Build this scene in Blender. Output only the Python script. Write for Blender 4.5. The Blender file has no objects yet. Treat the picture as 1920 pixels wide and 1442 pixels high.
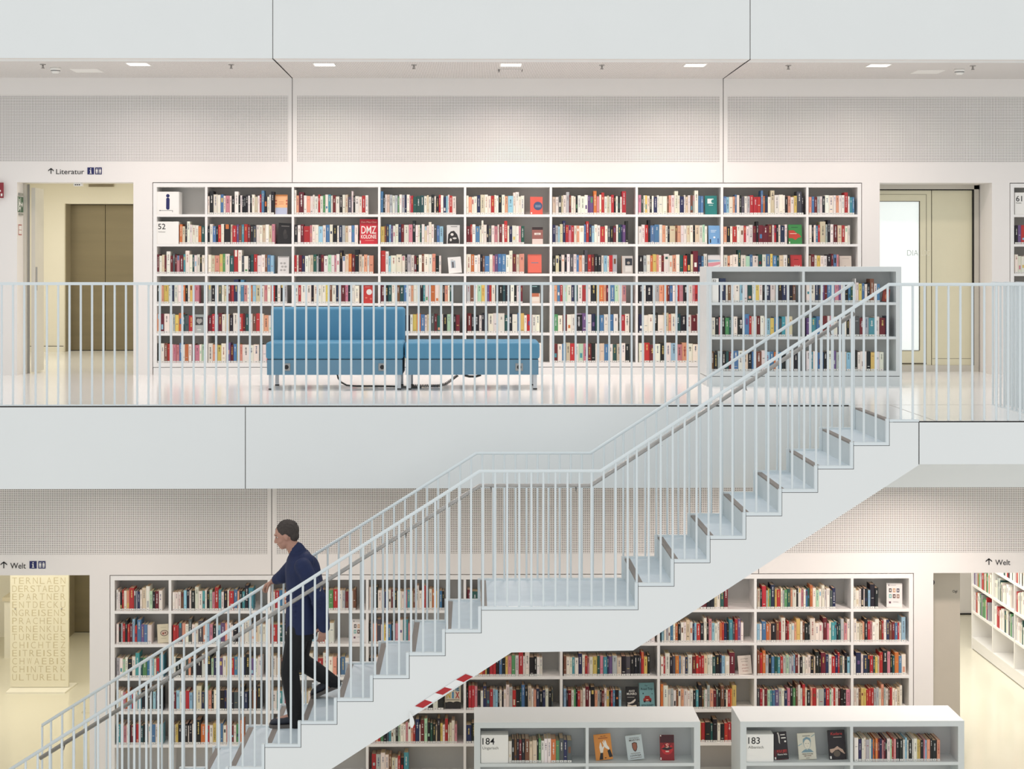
import bpy, bmesh, math, random, re
from mathutils import Vector, Matrix
rnd = random.Random(7)
S = bpy.context.scene
COL = S.collection

# ---------------------------------------------------------------- camera
F = 2928.0; PPX, PPY = 921.6, 486.0; YAW = 0.0125; EYE = 1.31
cam = bpy.data.cameras.new('camera'); camo = bpy.data.objects.new('camera', cam); COL.objects.link(camo)
cam.sensor_width = 36; cam.lens = F / 1920 * 36
cam.shift_x = (960 - PPX) / 1920; cam.shift_y = (PPY - 721) / 1920
cam.clip_start = 0.05; cam.clip_end = 200
camo.location = (0, 0, EYE); camo.rotation_euler = (math.pi / 2, 0, -YAW)
S.camera = camo

# ---------------------------------------------------------------- world, daylight, exposure
w = bpy.data.worlds.new('world'); S.world = w; w.use_nodes = True
bg = w.node_tree.nodes['Background']; bg.inputs[0].default_value = (0.985, 1.0, 1.0, 1); bg.inputs[1].default_value = 0.86
S.view_settings.view_transform = 'Standard'; S.view_settings.look = 'None'
S.view_settings.exposure = 0.0; S.view_settings.gamma = 1.0; S.view_settings.use_curve_mapping = False
S.cycles.max_bounces = 8; S.cycles.diffuse_bounces = 5; S.cycles.glossy_bounces = 3; S.cycles.sample_clamp_indirect = 6


def area(name, loc, sx, sy, energy, color, rot=(0, 0, 0), spread=math.pi):
    l = bpy.data.lights.new(name, 'AREA'); l.shape = 'RECTANGLE'; l.size = sx; l.size_y = sy
    l.energy = energy; l.color = color; l.spread = spread
    o = bpy.data.objects.new(name, l); COL.objects.link(o); o.location = loc; o.rotation_euler = rot
    return o


WARM = (1.0, 0.85, 0.785)
area('atrium_skylight', (0, 5.5, 13.0), 16, 14, 170, (0.70, 0.88, 1.0))
DL_X = [-3.50, -1.55, 0.41, 2.35, 4.29]
for i, x in enumerate(DL_X):
    area('gallery_downlight', (x, 16.43, 3.335), 0.2, 0.2, [17, 22, 27, 27, 17][i], WARM, spread=2.7)
    area('lower_downlight', (x, 14.50, -0.765), 0.2, 0.2, [10, 10, 4, 14, 35][i], WARM, spread=2.7)
area('lift_lobby_light', (-5.2, 20.0, 2.38), 2.4, 2.4, 36, (1.0, 0.96, 0.88))
area('lower_lobby_light', (-5.6, 18.8, -1.62), 2.4, 3.0, 52, (1.0, 0.96, 0.88))
area('reading_room_light', (6.2, 19.5, -1.62), 2.0, 4.5, 95, (1.0, 0.99, 0.95))


def P(px, py, Y):
    """point on the vertical plane at depth Y behind picture position px, py"""
    xc = (px - PPX) / F; s, c = math.sin(YAW), math.cos(YAW)
    dx, dy, dz = s + xc * c, c - xc * s, -(py - PPY) / F
    t = Y / dy
    return Vector((dx * t, Y, EYE + dz * t))


def PX(px, Y): return P(px, 486, Y).x


# ---------------------------------------------------------------- materials
def lin(c):
    return tuple(((v / 255) / 12.92 if v / 255 <= 0.04045 else ((v / 255 + 0.055) / 1.055) ** 2.4) for v in c)


MATS = {}


def mat(name, rgb, rough=0.6, metal=0.0, spec=0.5, noise=0.02, nscale=6.0, emit=None, estr=0.0, stretch=(1, 1, 1), bump=0.0):
    if name in MATS: return MATS[name]
    m = bpy.data.materials.new(name); m.use_nodes = True; nt = m.node_tree
    b = nt.nodes['Principled BSDF']; c = lin(rgb)
    b.inputs['Roughness'].default_value = rough; b.inputs['Metallic'].default_value = metal
    b.inputs['Specular IOR Level'].default_value = spec
    tc = nt.nodes.new('ShaderNodeTexCoord'); mp = nt.nodes.new('ShaderNodeMapping'); nz = nt.nodes.new('ShaderNodeTexNoise')
    mp.inputs['Scale'].default_value = stretch
    nz.inputs['Scale'].default_value = nscale; nz.inputs['Detail'].default_value = 4
    nt.links.new(tc.outputs['Object'], mp.inputs[0]); nt.links.new(mp.outputs[0], nz.inputs['Vector'])
    r = nt.nodes.new('ShaderNodeValToRGB')
    r.color_ramp.elements[0].position = 0.3; r.color_ramp.elements[1].position = 0.7
    r.color_ramp.elements[0].color = tuple(max(0, v * (1 - noise)) for v in c) + (1,)
    r.color_ramp.elements[1].color = tuple(min(1, v * (1 + noise)) for v in c) + (1,)
    nt.links.new(nz.outputs['Fac'], r.inputs[0]); nt.links.new(r.outputs[0], b.inputs['Base Color'])
    if bump:
        bp = nt.nodes.new('ShaderNodeBump'); bp.inputs['Strength'].default_value = bump; bp.inputs['Distance'].default_value = 0.002
        n2 = nt.nodes.new('ShaderNodeTexNoise'); n2.inputs['Scale'].default_value = 400
        nt.links.new(tc.outputs['Object'], n2.inputs['Vector']); nt.links.new(n2.outputs['Fac'], bp.inputs['Height']); nt.links.new(bp.outputs[0], b.inputs['Normal'])
    if emit:
        b.inputs['Emission Color'].default_value = lin(emit) + (1,); b.inputs['Emission Strength'].default_value = estr
    MATS[name] = m; return m


WALL = mat('white wall paint', (236, 232, 228), 0.7, noise=0.006, nscale=2)
FASCIA = mat('white fascia paint', (233, 235, 234), 0.6, noise=0.006, nscale=2)
STAIR = mat('white stair paint', (233, 235, 234), 0.5, noise=0.006, nscale=3)
TREAD = mat('pale stair tread coating', (208, 219, 226), 0.5, noise=0.03, nscale=9)
NOSE = mat('grey nosing strip', (140, 132, 126), 0.7, noise=0.08, nscale=60, stretch=(1, .05, 1))
RAIL = mat('pale blue railing paint', (222, 229, 231), 0.35, noise=0.01)
STEEL = mat('brushed steel', (176, 172, 168), 0.32, metal=0.85, noise=0.04, nscale=40)
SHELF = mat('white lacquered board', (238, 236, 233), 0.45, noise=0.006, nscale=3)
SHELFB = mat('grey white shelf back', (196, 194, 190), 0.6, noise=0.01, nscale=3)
LOWS_SHADED = mat('shaded white lacquered board', (214, 219, 219), 0.45, noise=0.006, nscale=3)  # white board of the low cases, their dimmer light mixed into the colour
LOWB_SHADED = mat('shaded shelf back', (190, 193, 193), 0.6, noise=0.01, nscale=3)  # back of the low cases, shade put into its colour too
JOINT = mat('grey panel joint', (84, 80, 77), 0.9)
DARK = mat('dark joint', (38, 36, 34), 0.9)
FLOOR = mat('polished white floor', (244, 243, 241), 0.16, spec=0.5, noise=0.012, nscale=1.2)
FLOORC = mat('polished cream floor', (228, 223, 204), 0.14, spec=0.5, noise=0.015, nscale=1.0)
CREAM = mat('cream wall paint', (240, 236, 222), 0.65, noise=0.01, nscale=2)
LIFT = mat('bronze brushed steel', (138, 128, 104), 0.42, metal=0.45, noise=0.08, nscale=3, stretch=(.15, 1, 2))
LIFTF = mat('bronze door frame', (178, 168, 146), 0.45, metal=0.3, noise=0.03)
PAPER = mat('white card', (240, 238, 233), 0.6, noise=0.005)
INK = mat('black lettering', (30, 29, 32), 0.7)
NAVY = mat('navy sign blue', (28, 34, 92), 0.6)
GREYINK = mat('grey lettering', (120, 118, 112), 0.7)
PAGES = mat('book page edges', (214, 190, 160), 0.85, noise=0.08, nscale=300, stretch=(8, 1, 1))


def perforated(name, rgb, hole, pitch, rad, axes):
    m = mat(name, rgb, 0.7, noise=0.004, nscale=2); nt = m.node_tree
    b = nt.nodes['Principled BSDF']; ramp = [n for n in nt.nodes if n.type == 'VALTORGB'][0]; tc = [n for n in nt.nodes if n.type == 'TEX_COORD'][0]
    sp = nt.nodes.new('ShaderNodeSeparateXYZ'); nt.links.new(tc.outputs['Object'], sp.inputs[0])

    def M(op, a, v=None):
        n = nt.nodes.new('ShaderNodeMath'); n.operation = op
        nt.links.new(a, n.inputs[0])
        if v is not None:
            if isinstance(v, float): n.inputs[1].default_value = v
            else: nt.links.new(v, n.inputs[1])
        return n.outputs[0]
    sq = []
    for a in axes:
        f = M('FRACT', M('DIVIDE', sp.outputs[a], pitch)); d = M('SUBTRACT', f, 0.5); sq.append(M('MULTIPLY', d, d))
    inside = M('LESS_THAN', M('ADD', sq[0], sq[1]), rad * rad)
    mx = nt.nodes.new('ShaderNodeMix'); mx.data_type = 'RGBA'
    nt.links.new(inside, mx.inputs[0]); nt.links.new(ramp.outputs[0], mx.inputs[6]); mx.inputs[7].default_value = lin(hole) + (1,)
    nt.links.new(mx.outputs[2], b.inputs['Base Color']); return m


PERF = perforated('perforated wall panel', (236, 232, 228), (66, 56, 50), 0.018, 0.27, (0, 2))
PERFC = perforated('perforated ceiling panel', (232, 228, 224), (120, 112, 106), 0.018, 0.25, (0, 1))

bk = bpy.data.materials.new('printed book cover'); bk.use_nodes = True
_nt = bk.node_tree; _at = _nt.nodes.new('ShaderNodeAttribute'); _at.attribute_name = 'Col'
_hs = _nt.nodes.new('ShaderNodeTexNoise'); _hs.inputs['Scale'].default_value = 90
_mx = _nt.nodes.new('ShaderNodeMix'); _mx.data_type = 'RGBA'; _mx.blend_type = 'MULTIPLY'; _mx.inputs[0].default_value = 0.12
_nt.links.new(_at.outputs['Color'], _mx.inputs[6]); _nt.links.new(_hs.outputs['Color'], _mx.inputs[7])
_nt.links.new(_mx.outputs[2], _nt.nodes['Principled BSDF'].inputs['Base Color']); _nt.nodes['Principled BSDF'].inputs['Roughness'].default_value = 0.5
BOOK = bk


def cmat(rgb, rough=0.55):
    return mat('print %02x%02x%02x' % tuple(int(v) for v in rgb), rgb, rough, noise=0.03, nscale=30)


# ---------------------------------------------------------------- object helpers
def empty(name, loc):
    o = bpy.data.objects.new(name, None); COL.objects.link(o); o.location = loc; o.empty_display_size = 0.05; return o


def tag(o, label=None, cat=None, group=None, kind=None):
    if label: o['label'] = label
    if cat: o['category'] = cat
    if group: o['group'] = group
    if kind: o['kind'] = kind
    return o


def wloc(o):
    v = Vector((0, 0, 0))
    while o is not None: v = v + Vector(o.location); o = o.parent
    return v


class MB:
    def __init__(s): s.v = []; s.f = []; s.m = []; s.c = []; s.sm = []; s.mi = 0; s.col = None

    def add(s, vs, fs, smooth=False):
        o = len(s.v); s.v += [tuple(v) for v in vs]
        for f in fs:
            s.f.append(tuple(i + o for i in f)); s.m.append(s.mi); s.c.append(s.col); s.sm.append(smooth)
        return s

    def box(s, x0, x1, y0, y1, z0, z1):
        x0, x1 = min(x0, x1), max(x0, x1); y0, y1 = min(y0, y1), max(y0, y1); z0, z1 = min(z0, z1), max(z0, z1)
        return s.add([(x0, y0, z0), (x1, y0, z0), (x1, y1, z0), (x0, y1, z0), (x0, y0, z1), (x1, y0, z1), (x1, y1, z1), (x0, y1, z1)],
                     [(0, 3, 2, 1), (4, 5, 6, 7), (0, 1, 5, 4), (1, 2, 6, 5), (2, 3, 7, 6), (3, 0, 4, 7)])

    def cham(s, x0, x1, y0, y1, z0, z1, b):
        """box with all edges chamfered by b"""
        X = (x0, x1); Y = (y0, y1); Z = (z0, z1); vs = []; idx = {}
        for i in (0, 1):
            for j in (0, 1):
                for k in (0, 1):
                    sx, sy, sz = (1, -1)[i], (1, -1)[j], (1, -1)[k]
                    for a in range(3):
                        p = [X[i] + sx * b, Y[j] + sy * b, Z[k] + sz * b]; p[a] = (X[i], Y[j], Z[k])[a]
                        idx[(i, j, k, a)] = len(vs); vs.append(tuple(p))
        fs = []
        for a in range(3):
            for side in (0, 1):
                o = [q for q in range(3) if q != a]; ring = []
                for (u, t) in ((0, 0), (1, 0), (1, 1), (0, 1)):
                    k = [0, 0, 0]; k[a] = side; k[o[0]] = u; k[o[1]] = t; ring.append(idx[(k[0], k[1], k[2], a)])
                fs.append(tuple(ring))
        for a in range(3):
            o = [q for q in range(3) if q != a]
            for u in (0, 1):
                for t in (0, 1):
                    r = []
                    for e, ax in ((0, o[0]), (0, o[1]), (1, o[1]), (1, o[0])):
                        k = [0, 0, 0]; k[a] = e; k[o[0]] = u; k[o[1]] = t; r.append(idx[(k[0], k[1], k[2], ax)])
                    fs.append((r[0], r[1], r[2], r[3]))
        for i in (0, 1):
            for j in (0, 1):
                for k in (0, 1): fs.append((idx[(i, j, k, 0)], idx[(i, j, k, 1)], idx[(i, j, k, 2)]))
        return s.add(vs, fs)

    def tube(s, pts, r, n=8, cap=True):
        pts = [Vector(p) for p in pts]; rs = r if isinstance(r, (list, tuple)) else [r] * len(pts)
        vs = []; prev = None
        for i, p in enumerate(pts):
            d = (pts[min(i + 1, len(pts) - 1)] - pts[max(i - 1, 0)]).normalized()
            a = prev if prev is not None else (Vector((0, 0, 1)) if abs(d.z) < .9 else Vector((0, 1, 0)))
            u = (a - d * a.dot(d)).normalized(); prev = u; q = d.cross(u)
            for k in range(n):
                t = 2 * math.pi * k / n + math.pi / n
                vs.append(p + (u * math.cos(t) + q * math.sin(t)) * rs[i])
        fs = []
        for i in range(len(pts) - 1):
            for k in range(n):
                a, b = i * n + k, i * n + (k + 1) % n; fs.append((a, b, b + n, a + n))
        if cap: fs += [tuple(range(n))[::-1], tuple(range((len(pts) - 1) * n, len(pts) * n))]
        return s.add(vs, fs, smooth=n >= 6)

    def prismY(s, poly, y0, y1):
        n = len(poly); vs = [(x, y0, z) for x, z in poly] + [(x, y1, z) for x, z in poly]
        fs = [tuple(range(n)), tuple(range(n, 2 * n))[::-1]] + [(i, i + n, (i + 1) % n + n, (i + 1) % n) for i in range(n)]
        return s.add(vs, fs)

    def ell(s, c, r, n=12, m=8, rot=None):
        c = Vector(c); vs = []
        R = rot or Matrix.Identity(3)
        vs.append(c + R @ Vector((0, 0, r[2])))
        for j in range(1, m):
            t = math.pi * j / m
            for k in range(n):
                a = 2 * math.pi * k / n
                vs.append(c + R @ Vector((r[0] * math.sin(t) * math.cos(a), r[1] * math.sin(t) * math.sin(a), r[2] * math.cos(t))))
        vs.append(c + R @ Vector((0, 0, -r[2]))); fs = []
        for k in range(n): fs.append((0, 1 + k, 1 + (k + 1) % n))
        for j in range(m - 2):
            for k in range(n):
                a = 1 + j * n + k; b = 1 + j * n + (k + 1) % n; fs.append((a, a + n, b + n, b))
        L = len(vs) - 1
        for k in range(n): fs.append((L, 1 + (m - 2) * n + (k + 1) % n, 1 + (m - 2) * n + k))
        return s.add(vs, fs, smooth=True)

    def capsule(s, p0, r0, p1, r1, n=12):
        p0, p1 = Vector(p0), Vector(p1); d = (p1 - p0).normalized(); pts = []; rs = []
        for t in (-1, -.85, -.5, 0): pts.append(p0 + d * r0 * t); rs.append(max(.02 * r0, r0 * math.sqrt(max(0, 1 - t * t))))
        for t in (0, .5, .85, 1): pts.append(p1 + d * r1 * t); rs.append(max(.02 * r1, r1 * math.sqrt(max(0, 1 - t * t))))
        return s.tube(pts, rs, n)

    def loft(s, secs, n=20):
        """secs: (cx, cy, cz, rx, ry) ellipses stacked in z"""
        vs = []
        for cx, cy, cz, rx, ry in secs:
            for k in range(n):
                a = 2 * math.pi * k / n; vs.append((cx + rx * math.cos(a), cy + ry * math.sin(a), cz))
        fs = []
        for i in range(len(secs) - 1):
            for k in range(n):
                a, b = i * n + k, i * n + (k + 1) % n; fs.append((a, b, b + n, a + n))
        fs += [tuple(range(n))[::-1], tuple(range((len(secs) - 1) * n, len(secs) * n))]
        return s.add(vs, fs, smooth=True)

    def build(s, name, mats, parent=None, kind=None, label=None, cat=None, group=None, org=None, fixn=False):
        if not isinstance(mats, (list, tuple)): mats = [mats]
        me = bpy.data.meshes.new(name); off = wloc(parent) if parent is not None else Vector((0, 0, 0))
        o = bpy.data.objects.new(name, me); COL.objects.link(o)
        if org is not None: o.location = Vector(org) - off; off = Vector(org)
        me.from_pydata([(v[0] - off.x, v[1] - off.y, v[2] - off.z) for v in s.v], [], s.f)
        for m in mats: me.materials.append(m)
        me.polygons.foreach_set('material_index', s.m); me.polygons.foreach_set('use_smooth', s.sm)
        if any(c is not None for c in s.c):
            at = me.color_attributes.new('Col', 'FLOAT_COLOR', 'CORNER'); buf = []
            for f, c in zip(s.f, s.c):
                cc = tuple(c or (.8, .8, .8)) + (1.0,); buf += list(cc) * len(f)
            at.data.foreach_set('color', buf)
        if fixn:
            bm = bmesh.new(); bm.from_mesh(me); bmesh.ops.recalc_face_normals(bm, faces=bm.faces); bm.to_mesh(me); bm.free()
        me.update()
        if parent is not None: o.parent = parent
        tag(o, label, cat, group, kind); return o


def B(x0, x1, y0, y1, z0, z1): return MB().box(x0, x1, y0, y1, z0, z1)


def struct(name, mb, m, **k): return mb.build(name, m, kind='structure', **k)


FONT_CACHE = {}


def text_mesh(body, size, depth=0.0006, bold=0.0, space=1.0):
    key = (body, size, depth, bold, space)
    if key in FONT_CACHE: return FONT_CACHE[key]
    cu = bpy.data.curves.new('t', 'FONT'); cu.body = body; cu.size = size; cu.extrude = depth; cu.offset = bold; cu.space_character = space
    cu.align_x = 'LEFT'; cu.align_y = 'BOTTOM_BASELINE'; cu.resolution_u = 3
    o = bpy.data.objects.new('t', cu); COL.objects.link(o)
    dg = bpy.context.evaluated_depsgraph_get(); dg.update()
    me = bpy.data.meshes.new_from_object(o.evaluated_get(dg))
    vs = [tuple(v.co) for v in me.vertices]; fs = [tuple(p.vertices) for p in me.polygons]
    bpy.data.objects.remove(o); bpy.data.meshes.remove(me); bpy.data.curves.remove(cu)
    FONT_CACHE[key] = (vs, fs); return vs, fs


def add_text(mb, body, x, y, z, cap, width=None, bold=0.0, rot=0.0, center=False, plane='xz'):
    """text standing in the XZ plane facing -Y; cap = capital height, width = total width to fit"""
    vs, fs = text_mesh(body, 1.0, 0.004, bold)
    xs = [v[0] for v in vs]; ys = [v[1] for v in vs]
    capu = 0.69; k = cap / capu; wx = (max(xs) - min(xs)) or 1
    kx = (width / wx) if width else k
    x0 = min(xs); c = wx * kx / 2 if center else 0
    out = []
    for v in vs:
        u, t = (v[0] - x0) * kx - c, v[1] * k
        if rot: u, t = u * math.cos(rot) - t * math.sin(rot), u * math.sin(rot) + t * math.cos(rot)
        out.append((x + u, y - v[2] * 0.15, z + t))
    mb.add(out, fs); return mb


# ---------------------------------------------------------------- key levels and planes
YU, YL = 17.68, 15.70           # upper wall, lower wall
YE, YS0, YS1 = 14.0, 12.6, 13.75  # gallery edge, stair near and far side
ZC = 3.357; ZL = -4.035; ZCL = -0.741; SLAB = -0.351
YT = 15.95                      # fascia of the gallery above
HEAD, HEADL = 2.17, 2.17 + ZL
XL, XR = -8.5, 9.5

# ---------------------------------------------------------------- structure: upper gallery
def wall_with_openings(name, yf, z0, z1, head, openings, m, thick=0.3):
    """piers and header in one wall; openings = [(x0, x1)]"""
    mb = MB(); mb.box(XL, XR, yf, yf + thick, head, z1); x = XL
    for a, b in openings: mb.box(x, a, yf, yf + thick, z0, head); x = b
    mb.box(x, XR, yf, yf + thick, z0, head)
    return struct(name, mb, m)


UBX0, UBX1 = PX(287, YU), PX(1615, YU)
UL0, UL1 = PX(32, YU), PX(250, YU)
UR0, UR1 = PX(1649.5, YU), PX(1860, YU)
URB0 = PX(1894.5, YU); URB1 = URB0 + 2.1
g = 0.008
wall_with_openings('wall_back', YU, 0, ZC, HEAD + g, [(UL0, UL1), (UBX0 - g, UBX1 + g), (UR0, UR1), (URB0 - g, URB1 + g)], WALL)
wall_with_openings('wall_back_lower', YL, ZL, ZCL, HEADL + g,
                   [(-9 + .6, PX(168, YL)), (PX(207, YL) - g, PX(1712, YL) + g), (PX(1750, YL), 9.0)], WALL)


def vjoint(px, Y, ya, yb, w_=0.008, nm='trim_joint'):
    a, b = P(px, ya, Y), P(px, yb, Y)
    return struct(nm, B(a.x - w_ / 2, a.x + w_ / 2, Y - 0.0015, Y + 0.01, min(a.z, b.z), max(a.z, b.z)), DARK)


z_pa, z_pb = P(900, 180, YU).z, P(900, 304, YU).z
for nm, a, b in (('wall_panel_left', XL, PX(540, YU)), ('wall_panel_middle', PX(557, YU), PX(1349, YU)), ('wall_panel_right', PX(1364, YU), XR)):
    struct(nm, B(a, b, YU - 0.003, YU + 0.01, z_pb, z_pa), PERF)
for i, px in enumerate((548, 1356)):
    x = PX(px, YU); struct('trim_%d' % (i + 1), B(x - .003, x + .003, YU - 0.002, YU + 0.01, HEAD + .01, ZC), JOINT)
z_la, z_lb = HEADL + (z_pa - HEAD), HEADL + (z_pb - HEAD)
z_lb = P(900, 1037.5, YL).z; z_la = z_lb + 0.75
for nm, a, b in (('wall_panel_lower_left', XL, PX(501, YL)), ('wall_panel_lower_middle', PX(517.5, YL), PX(1414, YL)), ('wall_panel_lower_right', PX(1431, YL), XR)):
    struct(nm, B(a, b, YL - 0.003, YL + 0.01, z_lb, z_la), PERF)
for i, px in enumerate((509.5, 1422.5)):
    x = PX(px, YL); struct('trim_%d' % (i + 3), B(x - .003, x + .003, YL - 0.002, YL + 0.01, HEADL + .01, ZCL), JOINT)

# gallery floor with its fascia, the bridge slab at the stair head
XT = PX(1668, YS0)
struct('floor_gallery', B(XL, XR, YE, 22.6, -0.30, 0), FLOOR)
struct('floor_bridge', B(XT + .002, XR, YS0 + .012, YE, -0.34, 0), FLOOR)
struct('wall_fascia', B(XL, XR, YE - 0.02, YE + 0.28, ZCL, -0.012), FASCIA)
struct('wall_bridge_fascia', B(PX(1723, YS0), XR, YS0 - 0.0, YS0 + 0.012, SLAB, -0.012), FASCIA)
struct('ceiling_bridge', B(XT, XR, YS0 + .012, YE - .02, SLAB, -0.34), FASCIA)
struct('trim_5', B(XL, XR, YE - 0.018, YE - .001, -0.012, -0.002), DARK)
x = PX(460, YE - .02); struct('trim_6', B(x - .003, x + .003, YE - 0.0215, YE, ZCL, -0.012), JOINT)
x = PX(1723, YS0); struct('trim_7', B(x - .003, x + .003, YS0 - 0.0015, YS0 + .01, SLAB, -0.012), DARK)
struct('trim_8', B(XT + .03, XR, YS0 + .002, YS0 + .02, -0.012, -0.003), DARK)
# seams in the polished floor
xa = PX(1677, YE - .1); struct('trim_9', B(3.75, 3.756, YS0 + .02, YE, 0, 0.0008), mat('floor seam', (150, 146, 142), 0.5))
struct('trim_10', B(3.42, XR, YE - .01, YE - .004, 0, 0.0008), MATS['floor seam'])
# ceiling and fascia of the gallery above
struct('ceiling', B(XL, XR, YT, YU + .3, ZC, ZC + .2), PERFC)
struct('wall_fascia_upper', B(XL, XR, YT - 0.02, YT + .25, ZC - .002, ZC + .76), FASCIA)
struct('trim_11', B(XL, XR, YT - 0.014, YT + .03, ZC - .006, ZC - .0015), mat('pale edge trim', (226, 220, 214), .6))
for i, px in enumerate((511.5, 1406.5)):
    x = PX(px, YT - .02); struct('trim_%d' % (12 + i), B(x - .003, x + .003, YT - 0.0215, YT, ZC - .004, ZC + .76), JOINT)
    x2 = PX((548, 1356)[i], YU)
    struct('trim_%d' % (14 + i), MB().add([(x - .005, YT - .02, ZC - .0075), (x + .005, YT - .02, ZC - .0075), (x2 + .005, YU, ZC - .0015), (x2 - .005, YU, ZC - .0015),
                                          (x - .005, YT - .02, ZC - .0025), (x + .005, YT - .02, ZC - .0025), (x2 + .005, YU, ZC + .002), (x2 - .005, YU, ZC + .002)],
                                         [(0, 3, 2, 1), (4, 5, 6, 7), (0, 1, 5, 4), (1, 2, 6, 5), (2, 3, 7, 6), (3, 0, 4, 7)]), DARK)
# lower gallery
struct('floor_lower', B(XL, XR, 11.6, 24.0, ZL - .3, ZL), FLOORC)
struct('ceiling_lower', B(XL, XR, YE + .28, YL + .3, ZCL + .001, ZCL + .2), PERFC)

# ---- rooms behind the openings
def room(prefix, x0, x1, y0, y1, z0, z1, m, t=0.12):
    struct('wall_%s_left' % prefix, B(x0 - t, x0, y0, y1, z0, z1), m)
    struct('wall_%s_right' % prefix, B(x1, x1 + t, y0, y1, z0, z1), m)
    struct('ceiling_%s' % prefix, B(x0 - t, x1 + t, y0, y1 + .5, z1, z1 + .15), m)


room('lift_lobby', UL0 - 1.2, -3.72, YU + .3, 22.9, 0, 2.42, CREAM)
YLF = 22.17; YLD = 22.43
xj = PX(122, YLF); zlt = P(180, 382, YLF).z
struct('wall_lift', MB().box(UL0 - 1.2, xj, YLF, YLF + .7, 0, 2.42).box(xj, -3.72, YLF, YLF + .7, zlt, 2.42), CREAM)
struct('floor_lobby', B(UL0 - 1.4, -3.6, YLF - .0, 22.62, -.02, 0.001), FLOOR)
struct('baseboard_lift', B(UL0 - 1.2, PX(119, YLF), YLF - .012, YLF, 0, .075), CREAM)
struct('trim_16', B(UL0 - 1.2, PX(119, YLF), YLF - .008, YLF, .075, .082), DARK)
struct('wall_lift_door_jamb', B(xj, xj + .012, YLF - .01, YLD, 0, zlt), LIFTF)


def lift(z0, x0, x1, xm, ztop, label):
    t = empty('lift_door', ((x0 + x1) / 2, YLD, z0)); tag(t, label, 'lift door')
    B(x0, xm - .004, YLD, YLD + .04, z0 + .01, ztop - .01).build('door_panel', LIFT, t)
    B(xm + .004, x1, YLD, YLD + .04, z0 + .01, ztop - .01).build('door_panel', LIFT, t)
    MB().box(x0, x1, YLD + .02, YLD + .06, ztop - .012, ztop + .001).box(x0, x1, YLD + .01, YLD + .06, z0, z0 + .01).box(xm - .004, xm + .004, YLD + .03, YLD + .05, z0, ztop).build('door_gap', DARK, t)
    return t


lift(0, PX(131, YLD), PX(131, YLD) + 1.14 + .0, PX(197.5, YLD), zlt, 'bronze steel lift door standing closed behind the upper left passage')

# lower lobby
LZT = HEADL + 0.03
struct('wall_lower_lobby_left', B(XL - .1, XL, YL + .3, 23, ZL, ZL + 2.45), CREAM)
struct('wall_lower_lobby_right', B(-3.74, -3.66, YL + .3, 23, ZL, ZL + 2.45), CREAM)
struct('ceiling_lower_lobby', B(XL, -3.66, YL + .3, 23.4, ZL + 2.45, ZL + 2.6), CREAM)
xj2 = PX(129.5, YLF)
struct('wall_lower_lift', MB().box(XL, xj2, YLF, YLF + .7, ZL, ZL + 2.45).box(xj2, -3.7, YLF, YLF + .7, ZL + zlt, ZL + 2.45), CREAM)
struct('wall_lower_lift_jamb', B(xj2, xj2 + .012, YLF - .01, YLD, ZL, ZL + zlt), LIFTF)
lift(ZL, PX(136, YLD), PX(136, YLD) + 1.16, PX(136, YLD) + .58, ZL + zlt, 'bronze steel lift door beside the letter banner in the lower left passage')
# lower right reading room
struct('wall_reading_back', B(4.6, 9.4, 23.4, 23.6, ZL, ZL + 2.5), WALL)
struct('wall_reading_left', B(4.6, 4.7, YL + .3, 23.4, ZL, ZL + 2.5), WALL)
struct('wall_reading_right', B(9.3, 9.4, YL + .3, 23.4, ZL, ZL + 2.5), WALL)
struct('ceiling_reading', B(4.6, 9.4, YL + .3, 23.6, ZL + 2.5, ZL + 2.6), WALL)
struct('baseboard_reading', B(4.7, 9.3, 23.38, 23.4, ZL, ZL + .02), DARK)
struct('trim_17', B(4.7, 6.8, 22.5, 22.506, ZL, ZL + .001), MATS['floor seam'])
# half open grey beige sliding door of the lower right passage
t = empty('sliding_door', (PX(1770, 16.15), 16.15, ZL)); tag(t, 'grey beige sliding door panel in the lower right passage', 'door')
xa, xb = PX(1700, 16.1), PX(1800, 16.1)
mb = B(xa, xb, 16.1, 16.15, ZL + .005, ZL + 2.40)
mb.build('door_panel', mat('grey beige door', (196, 188, 174), .6), t)
mb = MB(); p = P(1786, 1111, 16.1); add_text(mb, 'Ogl', p.x, 16.0985, p.z, .024); mb.build('lettering', INK, t, label='small dark lettering')
mb = MB(); p = P(1751, 1092, 16.1); mb.prismY([(p.x - .02 + .026 * math.cos(a * math.pi / 12), p.z + .032 * math.sin(a * math.pi / 12)) for a in range(24)], 16.096, 16.1)
mb.build('handle', INK, t)

# upper right passage: reveal, glass door and fixed panel
YD = 18.14
struct('wall_door_reveal_right', B(UR1, UR1 + .1, YU + .3, YD + .2, 0, HEAD + .3), WALL)
struct('wall_door_reveal_left', B(UR0 - .1, UR0, YU + .3, YD + .2, 0, HEAD + .3), WALL)
struct('ceiling_door_reveal', B(UR0 - .1, UR1 + .1, YU + .3, YD + .2, HEAD + g, HEAD + .3), WALL)
struct('wall_behind_glass_door', B(UR0 - .1, UR1 + .1, YD + .2, YD + .3, 0, HEAD + .3), WALL)
DCR = mat('cream door lacquer', (226, 220, 190), 0.18, spec=0.6, noise=0.01)
DFR = mat('pale grey door frame', (205, 200, 188), 0.4)


def zr(y, Y=YD): return P(1750, y, Y).z


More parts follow.
